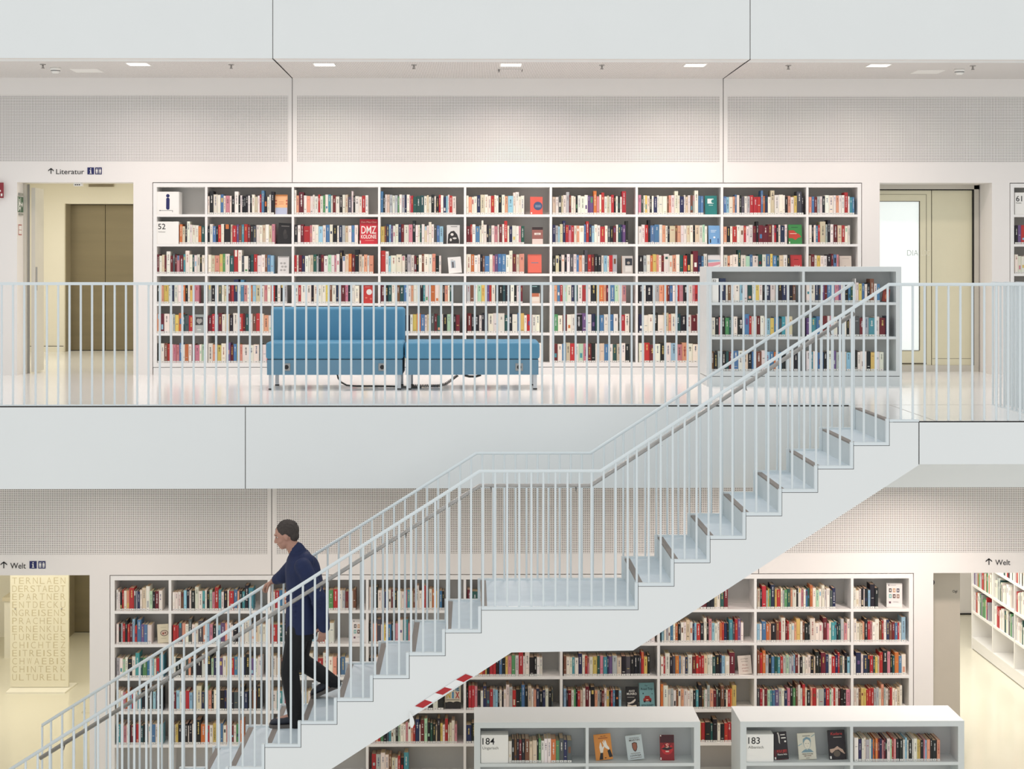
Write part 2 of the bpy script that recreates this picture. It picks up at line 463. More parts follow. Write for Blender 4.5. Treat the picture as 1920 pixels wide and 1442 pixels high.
xf0, xf1 = UR0 - .02, PX(1834, YD)
mb = MB(); mb.box(PX(1825, YD), xf1, YD - .03, YD + .06, 0, HEAD); mb.box(xf0, xf1, YD - .03, YD + .06, zr(355), HEAD + .01); mb.box(xf0, xf1, YD - .02, YD + .06, 0, .075)
struct('window_1', mb, DFR)
struct('trim_18', MB().box(PX(1822.5, YD), PX(1825, YD), YD - .03, YD + .06, .075, zr(355)).box(xf0, PX(1825, YD), YD - .02, YD + .06, zr(357), zr(355)), DARK)
t = empty('glass_door', (PX(1700, YD), YD, 0.08)); tag(t, 'cream framed glass door with bright frosted pane at upper right', 'door')
xd0, xd1 = xf0, PX(1746, YD)
mb = MB(); xg = PX(1723.5, YD)
mb.box(xg, xd1, YD, YD + .05, .0755, zr(357)); mb.box(xd0, xg, YD, YD + .05, zr(377), zr(357)); mb.box(xd0, xg, YD, YD + .05, .0755, zr(657))
mb.build('door_frame', DCR, t)
mb = MB()
for (a, b, c, d) in ((xg, xg + .008, zr(657), zr(377)), (xd0, xg + .008, zr(378), zr(377)), (xd0, xg, zr(658), zr(657)), (PX(1736.5, YD), PX(1737.2, YD), .085, zr(364.5)), (xd0, PX(1737.2, YD), zr(365), zr(364.5))):
    mb.box(a, b, YD - .002, YD + .01, c, d)
mb.box(xd0, PX(1737, YD), YD - .004, YD + .01, .085, .10)
mb.build('gasket', mat('brown gasket', (96, 88, 72), .7), t)
B(xd0, xg, YD + .012, YD + .03, zr(657), zr(377)).build('glass_pane', mat('backlit frosted glass', (240, 246, 244), 0.2, spec=.6, emit=(240, 250, 247), estr=0.38), t, label='bright frosted pane')
mb = MB(); p = P(1701.5, 479.5, YD - .001); add_text(mb, 'DIA', p.x, YD + .010, p.z, .068, width=PX(1722, YD) - p.x, bold=-.012)
mb.build('lettering', mat('pale grey lettering', (190, 196, 192), .5), t)
mb = MB(); p = P(1728, 479.5, YD - .001); add_text(mb, 'LOG', p.x, YD - .0015, p.z, .068, width=PX(1743, YD) - p.x, bold=-.015)
mb.build('lettering', mat('cream lettering', (232, 228, 208), .4), t)
t = empty('door_side_panel', (PX(1785, YD), YD, .08)); tag(t, 'glossy cream fixed panel right of the glass door', 'door panel')
B(PX(1747.5, YD), PX(1822.5, YD), YD, YD + .05, .0755, zr(357)).build('panel', DCR, t)
MB().box(PX(1746, YD), PX(1747.5, YD), YD + .01, YD + .04, .085, zr(357)).box(PX(1748, YD), PX(1822, YD), YD - .001, YD + .01, zr(672.6), zr(672)).build('gasket', MATS['brown gasket'], t)

# upper left passage door leaf and frame
t = empty('passage_door', (UL0 + .05, YU + .5, 0)); tag(t, 'pale grey door leaf folded open in the upper left passage', 'door')
B(UL0 + .075, UL0 + .12, YU + .30, YU + .66, .015, 2.13).build('door_leaf', mat('grey door paint', (214, 210, 198), .5), t)
B(UL0, UL0 + .035, YU + .24, YU + .30, 0, HEAD).build('door_frame', DFR, t)
B(UL0 + .035, UL0 + .06, YU + .285, YU + .30, 0, HEAD).build('door_seal', mat('grey seal', (150, 148, 142), .6), t)
p = P(52, 500, YU + .3)
B(UL0 + .12, UL0 + .135, YU + .32, YU + .345, .95, 1.22).build('handle', STEEL, t)
# wall mounted closer bar and sensor high in that passage
t = empty('wall_vent', (PX(190, YLF), YLF, 2.2)); tag(t, 'narrow grey vent grille above the upper lift door', 'vent')
a, b = P(167, 345.5, YLF), P(214, 350.5, YLF)
B(a.x, b.x, YLF - .03, YLF, b.z, a.z).build('grille_frame', mat('taupe metal', (170, 160, 138), .5), t)
mb = MB()
for k in range(4): mb.box(a.x + .01, b.x - .01, YLF - .032, YLF - .03, b.z + .006 + k * .008, b.z + .009 + k * .008)
mb.build('grille_slot', mat('taupe shadow slot', (120, 110, 92), .7), t)
t = empty('motion_sensor', (PX(146, YU + .1), YU + .12, HEAD)); tag(t, 'tiny white sensor with black windows under the upper left lintel', 'sensor')
a = P(142, 343, YU + .1)
B(a.x - .02, a.x + .07, YU + .08, YU + .16, HEAD - .03, HEAD + g).build('housing', PAPER, t)
mb = MB()
for k in range(3): mb.box(a.x - .005 + k * .022, a.x + .009 + k * .022, YU + .077, YU + .08, HEAD - .022, HEAD - .010)
mb.build('lens', INK, t)


# ---------------------------------------------------------------- wall signs
def icon(mb0, mb1, px0, px1, y0, y1, Y, kind):
    a, b = P(px0, y1, Y), P(px1, y0, Y); mb0.box(a.x, b.x, Y - .004, Y - .0032, a.z, b.z)
    cx, w_, h_ = (a.x + b.x) / 2, b.x - a.x, b.z - a.z; yy0, yy1 = Y - .0055, Y - .004

    def r(u0, u1, v0, v1): mb1.box(a.x + u0 * w_, a.x + u1 * w_, yy0, yy1, a.z + v0 * h_, a.z + v1 * h_)
    if kind == 'i':
        r(.43, .57, .72, .86); r(.43, .57, .18, .62); r(.34, .43, .54, .62); r(.34, .66, .12, .2)
    else:
        r(.485, .515, .1, .9)
        for u in (.25, .75):
            r(u - .07, u + .07, .72, .84); r(u - .13, u + .13, .38, .68); r(u - .1, u - .02, .12, .4); r(u + .02, u + .1, .12, .4)


def arrow(mb, px0, px1, y0, y1, Y):
    a, b = P(px0, y1, Y), P(px1, y0, Y); c = (a.x + b.x) / 2; s_ = .0045; yy = (Y - .0045, Y - .0032)
    mb.box(c - s_, c + s_, yy[0], yy[1], a.z, b.z - .005)
    for sg in (-1, 1):
        e = c + sg * (b.x - a.x) / 2; zz = b.z - (b.x - a.x) / 2
        q = [(c, b.z), (c, b.z - .014), (e, zz - .006), (e, zz + .006)]
        mb.prismY(q if sg > 0 else q[::-1], *yy)


def wall_sign(nm, label, Y, word, ax, tx, ty, cap_px, icons):
    p = P(tx[0], ty, Y); t = empty('wall_sign', (p.x, Y, p.z)); tag(t, label, 'sign')
    mb = MB(); arrow(mb, ax[0], ax[1], ax[2], ax[3], Y); mb.build('arrow', INK, t)
    mb = MB(); add_text(mb, word, p.x, Y - .0035, p.z, cap_px * Y / F, width=PX(tx[1], Y) - p.x); mb.build('lettering', INK, t)
    for (a, b, c, d, k) in icons:
        m0, m1 = MB(), MB(); icon(m0, m1, a, b, c, d, Y, k)
        o = m0.build('icon_tile', NAVY, t); m1.build('pictogram', PAPER, o)


wall_sign('s', 'black Literatur lettering with arrow and two navy icons above lift passage', YU, 'Literatur', (90.5, 101, 315, 326), (105.5, 158), 326.5, 9.4, [(164, 176.5, 314, 327, 'i'), (178.5, 191, 314, 327, 'w')])
wall_sign('s', 'black Welt lettering with arrow and two navy icons, lower left wall', YL, 'Welt', (1, 13.5, 1052.5, 1065.5), (19.5, 48.5), 1066, 10.6, [(55.5, 69, 1052, 1066, 'i'), (72, 85.5, 1052, 1066, 'w')])
wall_sign('s', 'black Welt lettering with arrow above the lower right passage', YL, 'Welt', (1848, 1860, 1046.5, 1059), (1866, 1894), 1059.5, 10.2, [])

# exit sign and fire notice on the left reveal (x constant plane)
def reveal_plate(y0, y1, z0, z1, m, parent, name, off=0.002):
    return B(UL0 + off, UL0 + off + .002, y0, y1, z0, z1).build(name, m, parent)


ze0, ze1 = P(38, 398, YU + .12).z, P(38, 369, YU + .12).z
t = empty('exit_sign', (UL0, YU + .12, ze0)); tag(t, 'green and white emergency exit sign with running figure at passage edge', 'sign')
GRN = mat('exit sign green', (70, 104, 78), .5)
reveal_plate(YU + .02, YU + .23, ze0, ze1, GRN, t, 'sign_plate')
mb = MB(); yy = YU + .02
def rp(mb, u0, u1, v0, v1): mb.box(UL0 + .004, UL0 + .0055, yy + u0 * .21, yy + u1 * .21, ze0 + v0 * (ze1 - ze0), ze0 + v1 * (ze1 - ze0))
rp(mb, .04, .08, .05, .95); rp(mb, .48, .52, .05, .95); rp(mb, .2, .3, .72, .85); rp(mb, .18, .34, .4, .7); rp(mb, .12, .2, .1, .42); rp(mb, .3, .42, .18, .34); rp(mb, .34, .44, .5, .6)
rp(mb, .58, .78, .44, .56); rp(mb, .74, .82, .34, .66); rp(mb, .82, .88, .42, .58)
mb.build('pictogram', PAPER, t)
B(UL0 + .001, UL0 + .02, YU + .04, YU + .18, ze1 + .012, ze1 + .04).build('lamp_bar', mat('sign lamp grey', (150, 150, 142), .5), t)
B(UL0 + .001, UL0 + .02, YU + .05, YU + .18, ze0 - .035, ze0 - .012).build('lamp_bar', MATS['sign lamp grey'], t)
zf0, zf1 = P(38, 441, YU + .12).z, P(38, 421, YU + .12).z
t = empty('fire_notice', (UL0, YU + .12, zf0)); tag(t, 'small white notice with red border below the exit sign', 'notice')
reveal_plate(YU + .05, YU + .17, zf0, zf1, mat('notice red', (178, 92, 88), .6), t, 'border')
mb = MB(); mb.box(UL0 + .004, UL0 + .005, YU + .058, YU + .162, zf0 + .062, zf1 - .012).box(UL0 + .004, UL0 + .005, YU + .058, YU + .162, zf0 + .012, zf0 + .056)
mb.build('paper', PAPER, t)
# red sign at far left edge
a, b = P(-6, 371, YU - .1), P(4.5, 342, YU - .1)
t = empty('flag_sign', (a.x, YU - .1, a.z)); tag(t, 'dark red sign cut off at the far left edge of the upper wall', 'sign')
B(a.x - .12, b.x, YU - .06, YU - .05, a.z, b.z).build('sign_plate', mat('sign dark red', (140, 40, 50), .5), t)
mb = MB(); mb.box(b.x - .03, b.x - .012, YU - .062, YU - .06, a.z + .02, a.z + .05).box(b.x - .05, b.x - .03, YU - .062, YU - .06, a.z + .07, a.z + .09); mb.build('pictogram', PAPER, t)
B(b.x - .09, b.x - .07, YU - .05, YU, a.z + .04, a.z + .14).build('bracket', STEEL, t)


# ---------------------------------------------------------------- ceiling fittings
LAMP = mat('lit lamp lens', (255, 252, 246), .3, emit=(255, 250, 244), estr=3.0)
names = ['leftmost', 'second from left', 'central', 'second from right', 'rightmost']
for i, x in enumerate(DL_X):
    t = empty('ceiling_light', (x, 16.43, ZC)); tag(t, 'square recessed ceiling light, %s of the five in the soffit' % names[i], 'light', 'recessed lights in the upper soffit')
    h = .105
    MB().box(x - h - .012, x + h + .012, 16.43 - h - .012, 16.43 - h, ZC - .006, ZC).box(x - h - .012, x + h + .012, 16.43 + h, 16.43 + h + .012, ZC - .006, ZC).box(x - h - .012, x - h, 16.43 - h, 16.43 + h, ZC - .006, ZC).box(x + h, x + h + .012, 16.43 - h, 16.43 + h, ZC - .006, ZC).build('frame', PAPER, t)
    B(x - h, x + h, 16.43 - h, 16.43 + h, ZC - .004, ZC).build('lens', LAMP, t)
spn = ['leftmost', 'second from left', 'third from left', 'third from right', 'second from right', 'rightmost']
for i, px in enumerate((80.5, 433.5, 776, 1128.5, 1478, 1824)):
    x = PX(px, 16.45); t = empty('sprinkler', (x, 16.45, ZC)); tag(t, 'small chrome ceiling sprinkler head, %s of the six' % spn[i], 'sprinkler', 'sprinklers in the upper soffit')
    MB().tube([(x, 16.45, ZC), (x, 16.45, ZC - .008)], .03, 12).build('rose', STEEL, t)
    MB().tube([(x, 16.45, ZC - .008), (x, 16.45, ZC - .04)], [.008, .012], 8).build('nozzle', STEEL, t)
    MB().tube([(x, 16.45, ZC - .04), (x, 16.45, ZC - .046)], .018, 10).build('deflector', STEEL, t)
for k, (px, lb) in enumerate(((104, 'round white smoke detector with black slits at left of the upper soffit'), (1799, 'round white smoke detector with black slits at right of the upper soffit'))):
    x = PX(px, 16.75); y = 16.75; t = empty('smoke_detector', (x, y, ZC)); tag(t, lb, 'smoke detector')
    MB().tube([(x, y, ZC), (x, y, ZC - .03)], .055, 18).build('base', PAPER, t)
    MB().tube([(x, y, ZC - .03), (x, y, ZC - .036)], .05, 18).build('slit', INK, t)
    MB().tube([(x, y, ZC - .036), (x, y, ZC - .06)], [.05, .03], 18).build('cap', PAPER, t)
    s_ = -1 if k else 1
    t2 = empty('access_hatch', (x + s_ * .3, 16.95, ZC)); tag(t2, ('flat square ceiling hatch beside the %s smoke detector' % ('right', 'left')[1 - k]) if 0 else ('flat square ceiling hatch beside the right smoke detector' if k else 'flat square ceiling hatch beside the left smoke detector'), 'hatch')
    B(x + s_ * .12, x + s_ * .42, 16.85, 17.15, ZC - .004, ZC).build('cover', PAPER, t2)
t = empty('ceiling_speaker', (PX(958, 16.9), 16.9, ZC)); tag(t, 'square grille outline in the middle of the soffit beside central light', 'speaker')
x0, x1 = PX(936, 16.9), PX(978, 16.9)
B(x0, x1, 16.78, 17.02, ZC - .005, ZC).build('grille', PERFC, t)
MB().box(x0 - .006, x0, 16.8, 16.97, ZC - .02, ZC).box(x1 + .002, x1 + .006, 16.84, 16.93, ZC - .02, ZC).build('clip', INK, t)
for i, x in enumerate(DL_X):
    t = empty('ceiling_light', (x, 14.5, ZCL)); tag(t, 'square recessed ceiling light under the lower soffit, %s' % names[i], 'light', 'recessed lights in the lower soffit')
    B(x - .105, x + .105, 14.395, 14.605, ZCL - .004, ZCL + .001).build('lens', LAMP, t)


# ---------------------------------------------------------------- bookcases
def bookcase(name, label, x0, x1, yf, depth, z0, ztop, divs, shelves, plinth, sides=.042, top=.045, th=.028, double=False, cat='bookcase', SHELF=SHELF, SHELFB=SHELFB):
    """divs: x centres of dividers; shelves: z of shelf tops (lowest is the bottom board)"""
    t = empty(name, ((x0 + x1) / 2, yf, z0)); tag(t, label, cat)
    ya, yb = yf, yf + depth
    for a, b in ((x0, x0 + sides), (x1 - sides, x1)):
        B(a, b, ya, yb, z0 + plinth + .006, ztop - top).build('side_panel', SHELF, t)
    B(x0, x1, ya, yb, ztop - top, ztop).build('top_board', SHELF, t)
    ybk = yf + depth * (.5 if double else 1) - .012
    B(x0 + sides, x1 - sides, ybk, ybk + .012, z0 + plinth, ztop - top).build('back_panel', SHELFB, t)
    zb = min(shelves)
    B(x0 + sides, x1 - sides, ya + .0005, yb, z0 + plinth + .006, zb).build('bottom_board', SHELF, t)
    B(x0 + .002, x1 - .002, ya + .003, yb - .003, z0, z0 + plinth).build('plinth', SHELF, t)
    B(x0 + .004, x1 - .004, ya + .012, yb - .012, z0 + plinth, z0 + plinth + .006).build('plinth_gap', DARK, t)
    for d in divs: B(d - .013, d + .013, ya + .002, ybk, zb, ztop - top).build('divider', SHELF, t)
    edges = [x0 + sides] + [q for d in divs for q in (d - .013, d + .013)] + [x1 - sides]
    for i in range(0, len(edges), 2):
        for z in shelves:
            if z == zb: continue
            B(edges[i], edges[i + 1], ya + .001, ybk, z - th, z).build('shelf', SHELF, t)
            if double: B(edges[i], edges[i + 1], ybk + .012, yb - .001, z - th, z).build('shelf', SHELF, t)
    return t


ushelf = [P(900, y, YU).z for y in (402, 457.6, 513.1, 568.8, 624.4, 680)]
udiv = [PX(p, YU) for p in (386.5, 549, 711, 872, 1033, 1194, 1354, 1514)]
bookcase('bookcase', 'long white built-in bookcase on the upper gallery wall behind the blue sofa', UBX0, UBX1, YU, .30, 0, HEAD, udiv, ushelf, .085)
bookcase('bookcase', 'white built-in bookcase cut off at right edge of the upper wall, marked 611', URB0, URB1, YU, .30, 0, HEAD, [URB0 + 1.05], ushelf, .085)
lshelf = [z + ZL for z in ushelf]
ldz = P(900, 1143.7, YL).z - lshelf[0]
LBX0, LBX1 = PX(207, YL), PX(1712, YL)
ldiv = [PX(p, YL) for p in (318.5, 504, 688.5, 871.5, 1052.5, 1235, 1416.5, 1598)]
bookcase('bookcase', 'long white built-in bookcase on the lower gallery wall behind the staircase', LBX0, LBX1, YL, .30, ZL, HEADL, ldiv, lshelf, .085)
# dark recess behind the built in cases
for nm, a, b, y, z0, z1 in (('wall_recess_upper', UBX0, UBX1, YU, 0, HEAD), ('wall_recess_right', URB0, URB1, YU, 0, HEAD), ('wall_recess_lower', LBX0, LBX1, YL, ZL, HEADL)):
    struct(nm, MB().box(a - .1, b + .1, y + .305, y + .33, z0, z1 + .1), DARK)

Y52 = 16.05
c52 = (PX(1324.7, Y52), PX(1690, Y52)); s52 = [P(1500, y, Y52).z for y in (567, 631.3, 696)]
bookcase('low_bookcase', 'low white double-sided bookcase on the upper gallery behind the stair railing', c52[0], c52[1], Y52, .48, 0, 1.232, [PX(1506.8, Y52)], s52, .10, sides=.055, top=.05, double=True, SHELF=LOWS_SHADED, SHELFB=LOWB_SHADED)
YB = 13.86; TB = 1.232 + ZL
sB = [P(1100, 1431.5, YB).z]; sB += [sB[0] - .34, ZL + .155]
c184 = (PX(889, YB), PX(1313, YB)); c183 = (PX(1388, YB), PX(1808, YB))
bookcase('low_bookcase', 'low white bookcase marked 184 standing under the stair landing', c184[0], c184[1], YB, .48, ZL, TB, [PX(1101, YB)], sB, .10, sides=.055, top=.05, double=True, SHELF=LOWS_SHADED, SHELFB=LOWB_SHADED)
bookcase('low_bookcase', 'low white bookcase marked 183 at the lower right', c183[0], c183[1], YB, .48, ZL, TB, [PX(1597, YB)], sB, .10, sides=.055, top=.05, double=True, SHELF=LOWS_SHADED, SHELFB=LOWB_SHADED)


def number_box(px0, px1, ytop, ybot, Y, depth, num, sub, label, zshelf, numcap=None, sy=0, extra=None):
    a, b = P(px0, ybot, Y), P(px1, ytop, Y); z0 = zshelf
    t = empty('number_box', ((a.x + b.x) / 2, Y, z0)); tag(t, label, 'sign')
    MB().cham(a.x, b.x, Y, Y + depth, z0, b.z, .002).build('box', PAPER, t)
    w_ = b.x - a.x; h_ = b.z - z0
    if num == 'i':
        mb = MB(); cx = (a.x + b.x) / 2 - .0; r = .02 * 1.0
        mb.prismY([(cx + r * math.cos(k * math.pi / 8), z0 + h_ * .82 + r * math.sin(k * math.pi / 8)) for k in range(16)], Y - .001, Y)
        c0, c1 = z0 + h_ * .28, z0 + h_ * .66
        mb.prismY([(cx + r * math.cos(k * math.pi / 8), (c1 if k < 8 else c0) + r * math.sin(k * math.pi / 8)) for k in range(16)], Y - .001, Y)
        mb.build('letter', NAVY, t)
        mb = MB(); mb.box(a.x + w_ * .13, a.x + w_ * .72, Y - .001, Y, z0 + h_ * .16, z0 + h_ * .175); mb.box(a.x + w_ * .72 - .004, a.x + w_ * .72, Y - .001, Y, z0 + h_ * .09, z0 + h_ * .17)
        mb.prismY([(a.x + w_ * .1, z0 + h_ * .168), (a.x + w_ * .16, z0 + h_ * .14), (a.x + w_ * .16, z0 + h_ * .196)], Y - .001, Y)
        mb.build('arrow', INK, t)
    else:
        mb = MB(); add_text(mb, num, a.x + w_ * extra[0], Y - .0008, z0 + h_ * extra[1], extra[2], bold=.004); mb.build('number', INK, t)
        if sub:
            mb = MB(); add_text(mb, sub, a.x + w_ * extra[3], Y - .0008, z0 + h_ * extra[4], extra[5], width=w_ * extra[6] if len(extra) > 6 else None); mb.build('lettering', GREYINK, t)
    return t


number_box(294, 335.5, 359.5, 402, YU + .015, .2, 'i', None, 'white cube with navy letter i on top left shelf of upper bookcase', ushelf[0])
number_box(294, 335, 415.5, 457.6, YU + .015, .2, '52', 'Weltliteratur', 'white box marked 52 on second shelf, upper bookcase', ushelf[1], extra=(.06, .66, .062, .06, .52, .012, .34))
number_box(1903, 1938, 361, 402, YU + .015, .2, '611', 'Medizin', 'white box marked 611 at right edge of picture', ushelf[0], extra=(.06, .60, .062, .06, .50, .014))
number_box(1335, 1347.5, 522, 567, Y52 + .02, .2, '52', '', 'narrow white box marked 52 in the low upper bookcase', s52[0], extra=(.12, .84, .026))
number_box(901.5, 953, 1378, 1431.5, YB + .02, .12, '184', 'Ungarisch', 'white box marked 184 Ungarisch in the left low bookcase', sB[0], extra=(.06, .66, .058, .06, .49, .024, .58))
number_box(1399.5, 1450.5, 1377, 1431.5, YB + .02, .12, '183', 'Albanisch', 'white box marked 183 Albanisch in the right low bookcase', sB[0], extra=(.07, .66, .058, .07, .49, .024, .56))

# ---------------------------------------------------------------- books
PAL = dict(w=(236, 228, 216), W=(246, 242, 236), i=(214, 198, 170), g=(176, 180, 180), G=(78, 82, 86), k=(26, 26, 30), r=(182, 46, 48), R=(106, 30, 38), o=(206, 116, 62),
           O=(222, 156, 128), y=(216, 188, 104), t=(74, 146, 156), T=(36, 82, 78), e=(88, 146, 94), b=(78, 122, 164), B=(38, 44, 80), l=(150, 194, 214), p=(204, 132, 142), v=(106, 80, 128), n=(120, 78, 56), m=(176, 210, 180))
CNAME = dict(w='cream white', W='white', i='beige', g='light grey', G='dark grey', k='black', r='red', R='maroon', o='orange', O='salmon', y='yellow', t='turquoise', T='dark green', e='green', b='blue', B='navy', l='pale blue', p='pink', v='purple', n='brown', m='mint green')
ORD = ['first', 'second', 'third', 'fourth', 'fifth', 'sixth', 'seventh', 'eighth', 'ninth', 'tenth', 'eleventh', 'twelfth', 'thirteenth', 'fourteenth', 'fifteenth', 'sixteenth', 'seventeenth', 'eighteenth', 'nineteenth', 'twentieth'] + \
      ['twenty-' + q for q in ['first', 'second', 'third', 'fourth', 'fifth', 'sixth', 'seventh', 'eighth', 'ninth']] + ['thirtieth'] + ['thirty-' + q for q in ['first', 'second', 'third', 'fourth', 'fifth', 'sixth', 'seventh', 'eighth', 'ninth']] + ['fortieth']
BOOKS = []   # dicts


def jit(c, a=.06):
    k = 1 + rnd.uniform(-a, a); return tuple(max(0, min(255, v * k + rnd.uniform(-6, 6))) for v in c)


def run(px0, px1, s, Y, zs, hb=.205, htall=.25, clear=.30, where='', prio=0, dbase=.15, warm=0):
    toks = re.findall(r'([A-Za-z])(\d?)([\^_]?)', s); ws = [int(d or 3) + rnd.uniform(-.25, .25) for _, d, _ in toks]
    x0, x1 = PX(px0, Y), PX(px1, Y); k = (x1 - x0) / sum(ws); x = x0
    for n_, ((c, d, f), w_) in enumerate(zip(toks, ws)):
        h = {'^': htall, '_': hb * .8}.get(f, hb) + rnd.uniform(-.014, .014)
        h = min(h, clear - .012); ww = w_ * k
        BOOKS.append(dict(x=x, w=ww - .0008, y=Y + rnd.uniform(.0, .008), z=zs, h=h, d=dbase + rnd.uniform(-.015, .02), c=c, f=f, rgb=jit(PAL[c]), where=where, n=n_, prio=prio, tot=len(toks)))
        x += ww


def contrast(rgb):
    l_ = sum(rgb) / 3
    if l_ > 150: return rnd.choice([(40, 38, 42), (60, 55, 60), (150, 40, 40), (40, 60, 110), (90, 90, 90)])
    return rnd.choice([(238, 232, 222), (240, 236, 230), (226, 200, 120), (220, 220, 220)])


def book_geo(bd, cover, pages, label):
    """fills three MBs with the shapes of a standing book seen spine first"""
    x, w_, y, z, h, d = bd['x'], bd['w'], bd['y'], bd['z'], bd['h'], bd['d']; t = min(.0025, w_ * .2)
    L = lin(bd['rgb']); cover.col = L
    # rounded spine: three facets
    e = min(.004, w_ * .25)
    cover.add([(x, y + e, z), (x + w_ * .25, y, z), (x + w_ * .75, y, z), (x + w_, y + e, z), (x, y + e, z + h), (x + w_ * .25, y, z + h), (x + w_ * .75, y, z + h), (x + w_, y + e, z + h),
               (x, y + e + t, z), (x + w_, y + e + t, z), (x, y + e + t, z + h), (x + w_, y + e + t, z + h)],
              [(0, 1, 5, 4), (1, 2, 6, 5), (2, 3, 7, 6), (4, 5, 6, 7, 11, 10), (0, 8, 9, 3, 2, 1), (8, 10, 11, 9)])
    cover.box(x, x + t, y + e + t, y + d, z, z + h); cover.box(x + w_ - t, x + w_, y + e + t, y + d, z, z + h)
    pages.col = lin(jit((222, 196, 164), .08)) if bd['c'] != 'k' else lin(jit((205, 176, 146), .08))
    pages.box(x + t, x + w_ - t, y + e + t, y + d - .003, z + .002, z + h - .003)
    # title marks
    cc = contrast(bd['rgb']); cover.col = lin(cc); f0 = y - .0004
    xa, xb = x + w_ * .35, x + w_ * .65
    style = rnd.random()
    if w_ > .006:
        if style < .72:
            zt = z + h * rnd.uniform(.80, .92); n_ = rnd.randint(7, 20); st = h * rnd.uniform(.020, .032)
            gapi = rnd.randint(3, 9)
            for q in range(n_):
                if q == gapi: zt -= st; continue
                hh = st * rnd.uniform(.5, .85); uu = rnd.uniform(0, .12) * w_
                if zt - hh < z + .035: break
                cover.add([(xa + uu, f0, zt - hh), (xb - uu * .5, f0, zt - hh), (xb - uu * .5, f0, zt), (xa + uu, f0, zt)], [(0, 1, 2, 3)]); zt -= st
        if style > .6:
            c2 = rnd.choice(list(PAL.values())) if style > .86 else cc; cover.col = lin(c2)
            zq = z + h * rnd.uniform(.12, .8); hq = h * (rnd.uniform(.1, .3) if style > .86 else rnd.uniform(.01, .03))
            f1 = y - .0006
            cover.add([(x + w_ * .25, f1, zq), (x + w_ * .75, f1, zq), (x + w_ * .75, f1, min(z + h, zq + hq)), (x + w_ * .25, f1, min(z + h, zq + hq))], [(0, 1, 2, 3)])
    # shelf mark
    label.col = lin((236, 234, 228)); f2 = y - .001
    if bd['c'] not in 'W' and w_ > .005:
        label.box(x + w_ * .06, x + w_ * .94, f2, y + .0005, z + .002, z + .021)
        label.col = lin((110, 108, 104)); label.box(x + w_ * .35, x + w_ * .62, f2 - .0003, f2, z + .009, z + .014)


EXEC_BOOKS = True
# lower case (shelf rows 1..6 from the top)
YLb = YL + .012
UR = 'upper bookcase'


def LR(row, a, b, s, col, prio=0, **k):
    rn = ['top', 'second', 'third', 'fourth', 'fifth', 'lowest'][row - 1]
    run(a, b, s, YLb, lshelf[row - 1], hb=.196, htall=.236, where='%s shelf, %s, lower bookcase' % (rn, col), prio=prio, **k)


C9, C8, C7, C6, C5, C4, C3, C2, C1 = 'rightmost column', 'second column from right', 'third column from right', 'fourth column from right', 'middle column', 'fourth column from left', 'third column from left', 'second column from left', 'leftmost column'
LR(1, 1420, 1567, 'i3k2r4^m2y1e2B4^y2r4w2g2e3T3O2w4k2w3p2w2b2T2o3^w3m3w3w3^w2w3G3B3', C8, 2)
LR(1, 1601, 1647, 'w2w3w2k2w1k3l2k4^k3', C9, 2)
LR(2, 1419.5, 1594, 'l3w2b4o3O2k5n3r2w4^R2r2w2w3O2y4^w2n2k3k2w5^w4w3w1R4^p2w2t3t2k2T2g3^p3w3^', C8, 2)
LR(2, 1601, 1698, 'w3^w3i3O2k3^r3p2w3w4^n3r2w3^B3^n3R3b3r2w2l4^', C9, 2)
LR(3, 1420, 1594, 'n3^r3^o3^g3k3b3T3t3r3g3m3g3g2l2R3w2k3w3w3w3k3i2k4^k2R5^B3w3r4B3r2^G3w2k3^l3', C8, 2)
LR(3, 1601, 1699, 'w2B5^w2B4k2r3T2y2i2r3^k4^p3^k2T2o4^b3w4', C9, 2)
LR(4, 1420, 1594, 'G3r3w2R3m3t2b3v4g3w3B3p3k3^e3n2^w3^w2r3^w2k4O2r4w2g6B2r4m2w2r2w3R2k3k3p4', C8, 2)
LR(4, 1601, 1692, 'w3w3n3y3y3r3r3r3g3g3w3O3^g2w3n2r3w3w3i3w3^', C9, 2)
LR(5, 1421, 1590, 'w3r3k3i3b3w3w3k3o3w3R3k3g3w3w3y3k3r3w3t3w3k3w3r3', C8)
LR(5, 1602, 1690, 'w3k3r3w3w3b3i3w3k3r3w3', C9)
LR(1, 1240, 1365, 'r3w3k3w3o3k3w3w3y3y3R5k3k3i2w3T3R3', C7, 1)
LR(2, 1241, 1394, 'l3w3g3w3b4w3o4k4w4w3i5^w4B2l3r5k5w4^k3p4^l4w4w3o3r3B4k3t5^G3r4^v4^w4', C7, 2)
LR(3, 1239, 1378, 'w3r2w5^k3G3o4b2i2w3B3w5R4r3r3r3i4w3w3T3k5B2l4w5R6^', C7, 2)
LR(4, 1239, 1381, 'o3^w5^w3g3w3n2w3O3w4w3w3k3t3k4^n2m1w3g3^O4R3G2k3n4^k2w2r3o2y5^', C7, 2)
LR(5, 1240, 1375, 'k3w3r3l3G3w3r3k3i3l3g2o3y2r4k5T2k4^w3k4r3r3R2', C7, 1)
LR(2, 1058, 1228, 'k3w3r3w3i3b3w3k3w3r3w3g3T3w3k3w3o3w3R3w3g3w3', C6)
LR(3, 1057, 1219, 'n3w4w3t3w4B4^w3r3p2w4y5T3p4t4B2v4g5i5k5G5k4k4k2G2r3^y4k3', C6, 2)
LR(4, 1057, 1165, 'l3k2R4w3e2k2r3i3w3R4^w2k5^O3g3k2R3w3y3k2r2b3k4l3', C6, 2)
LR(3, 876, 1017, 'w3w3l4i3o4r3y2k3r4r3k4b3k4y3p4e4w4r5^w2w5^k5k3w3w3', C5, 1)
LR(4, 875, 1037, 'k2r4^r4^p3^k4w3B4^G4r4l3l3k2w3k2w3w4^g4^r4k5T2b4^k4i4^w3O3B4k4B3w4k4G2', C5, 2)
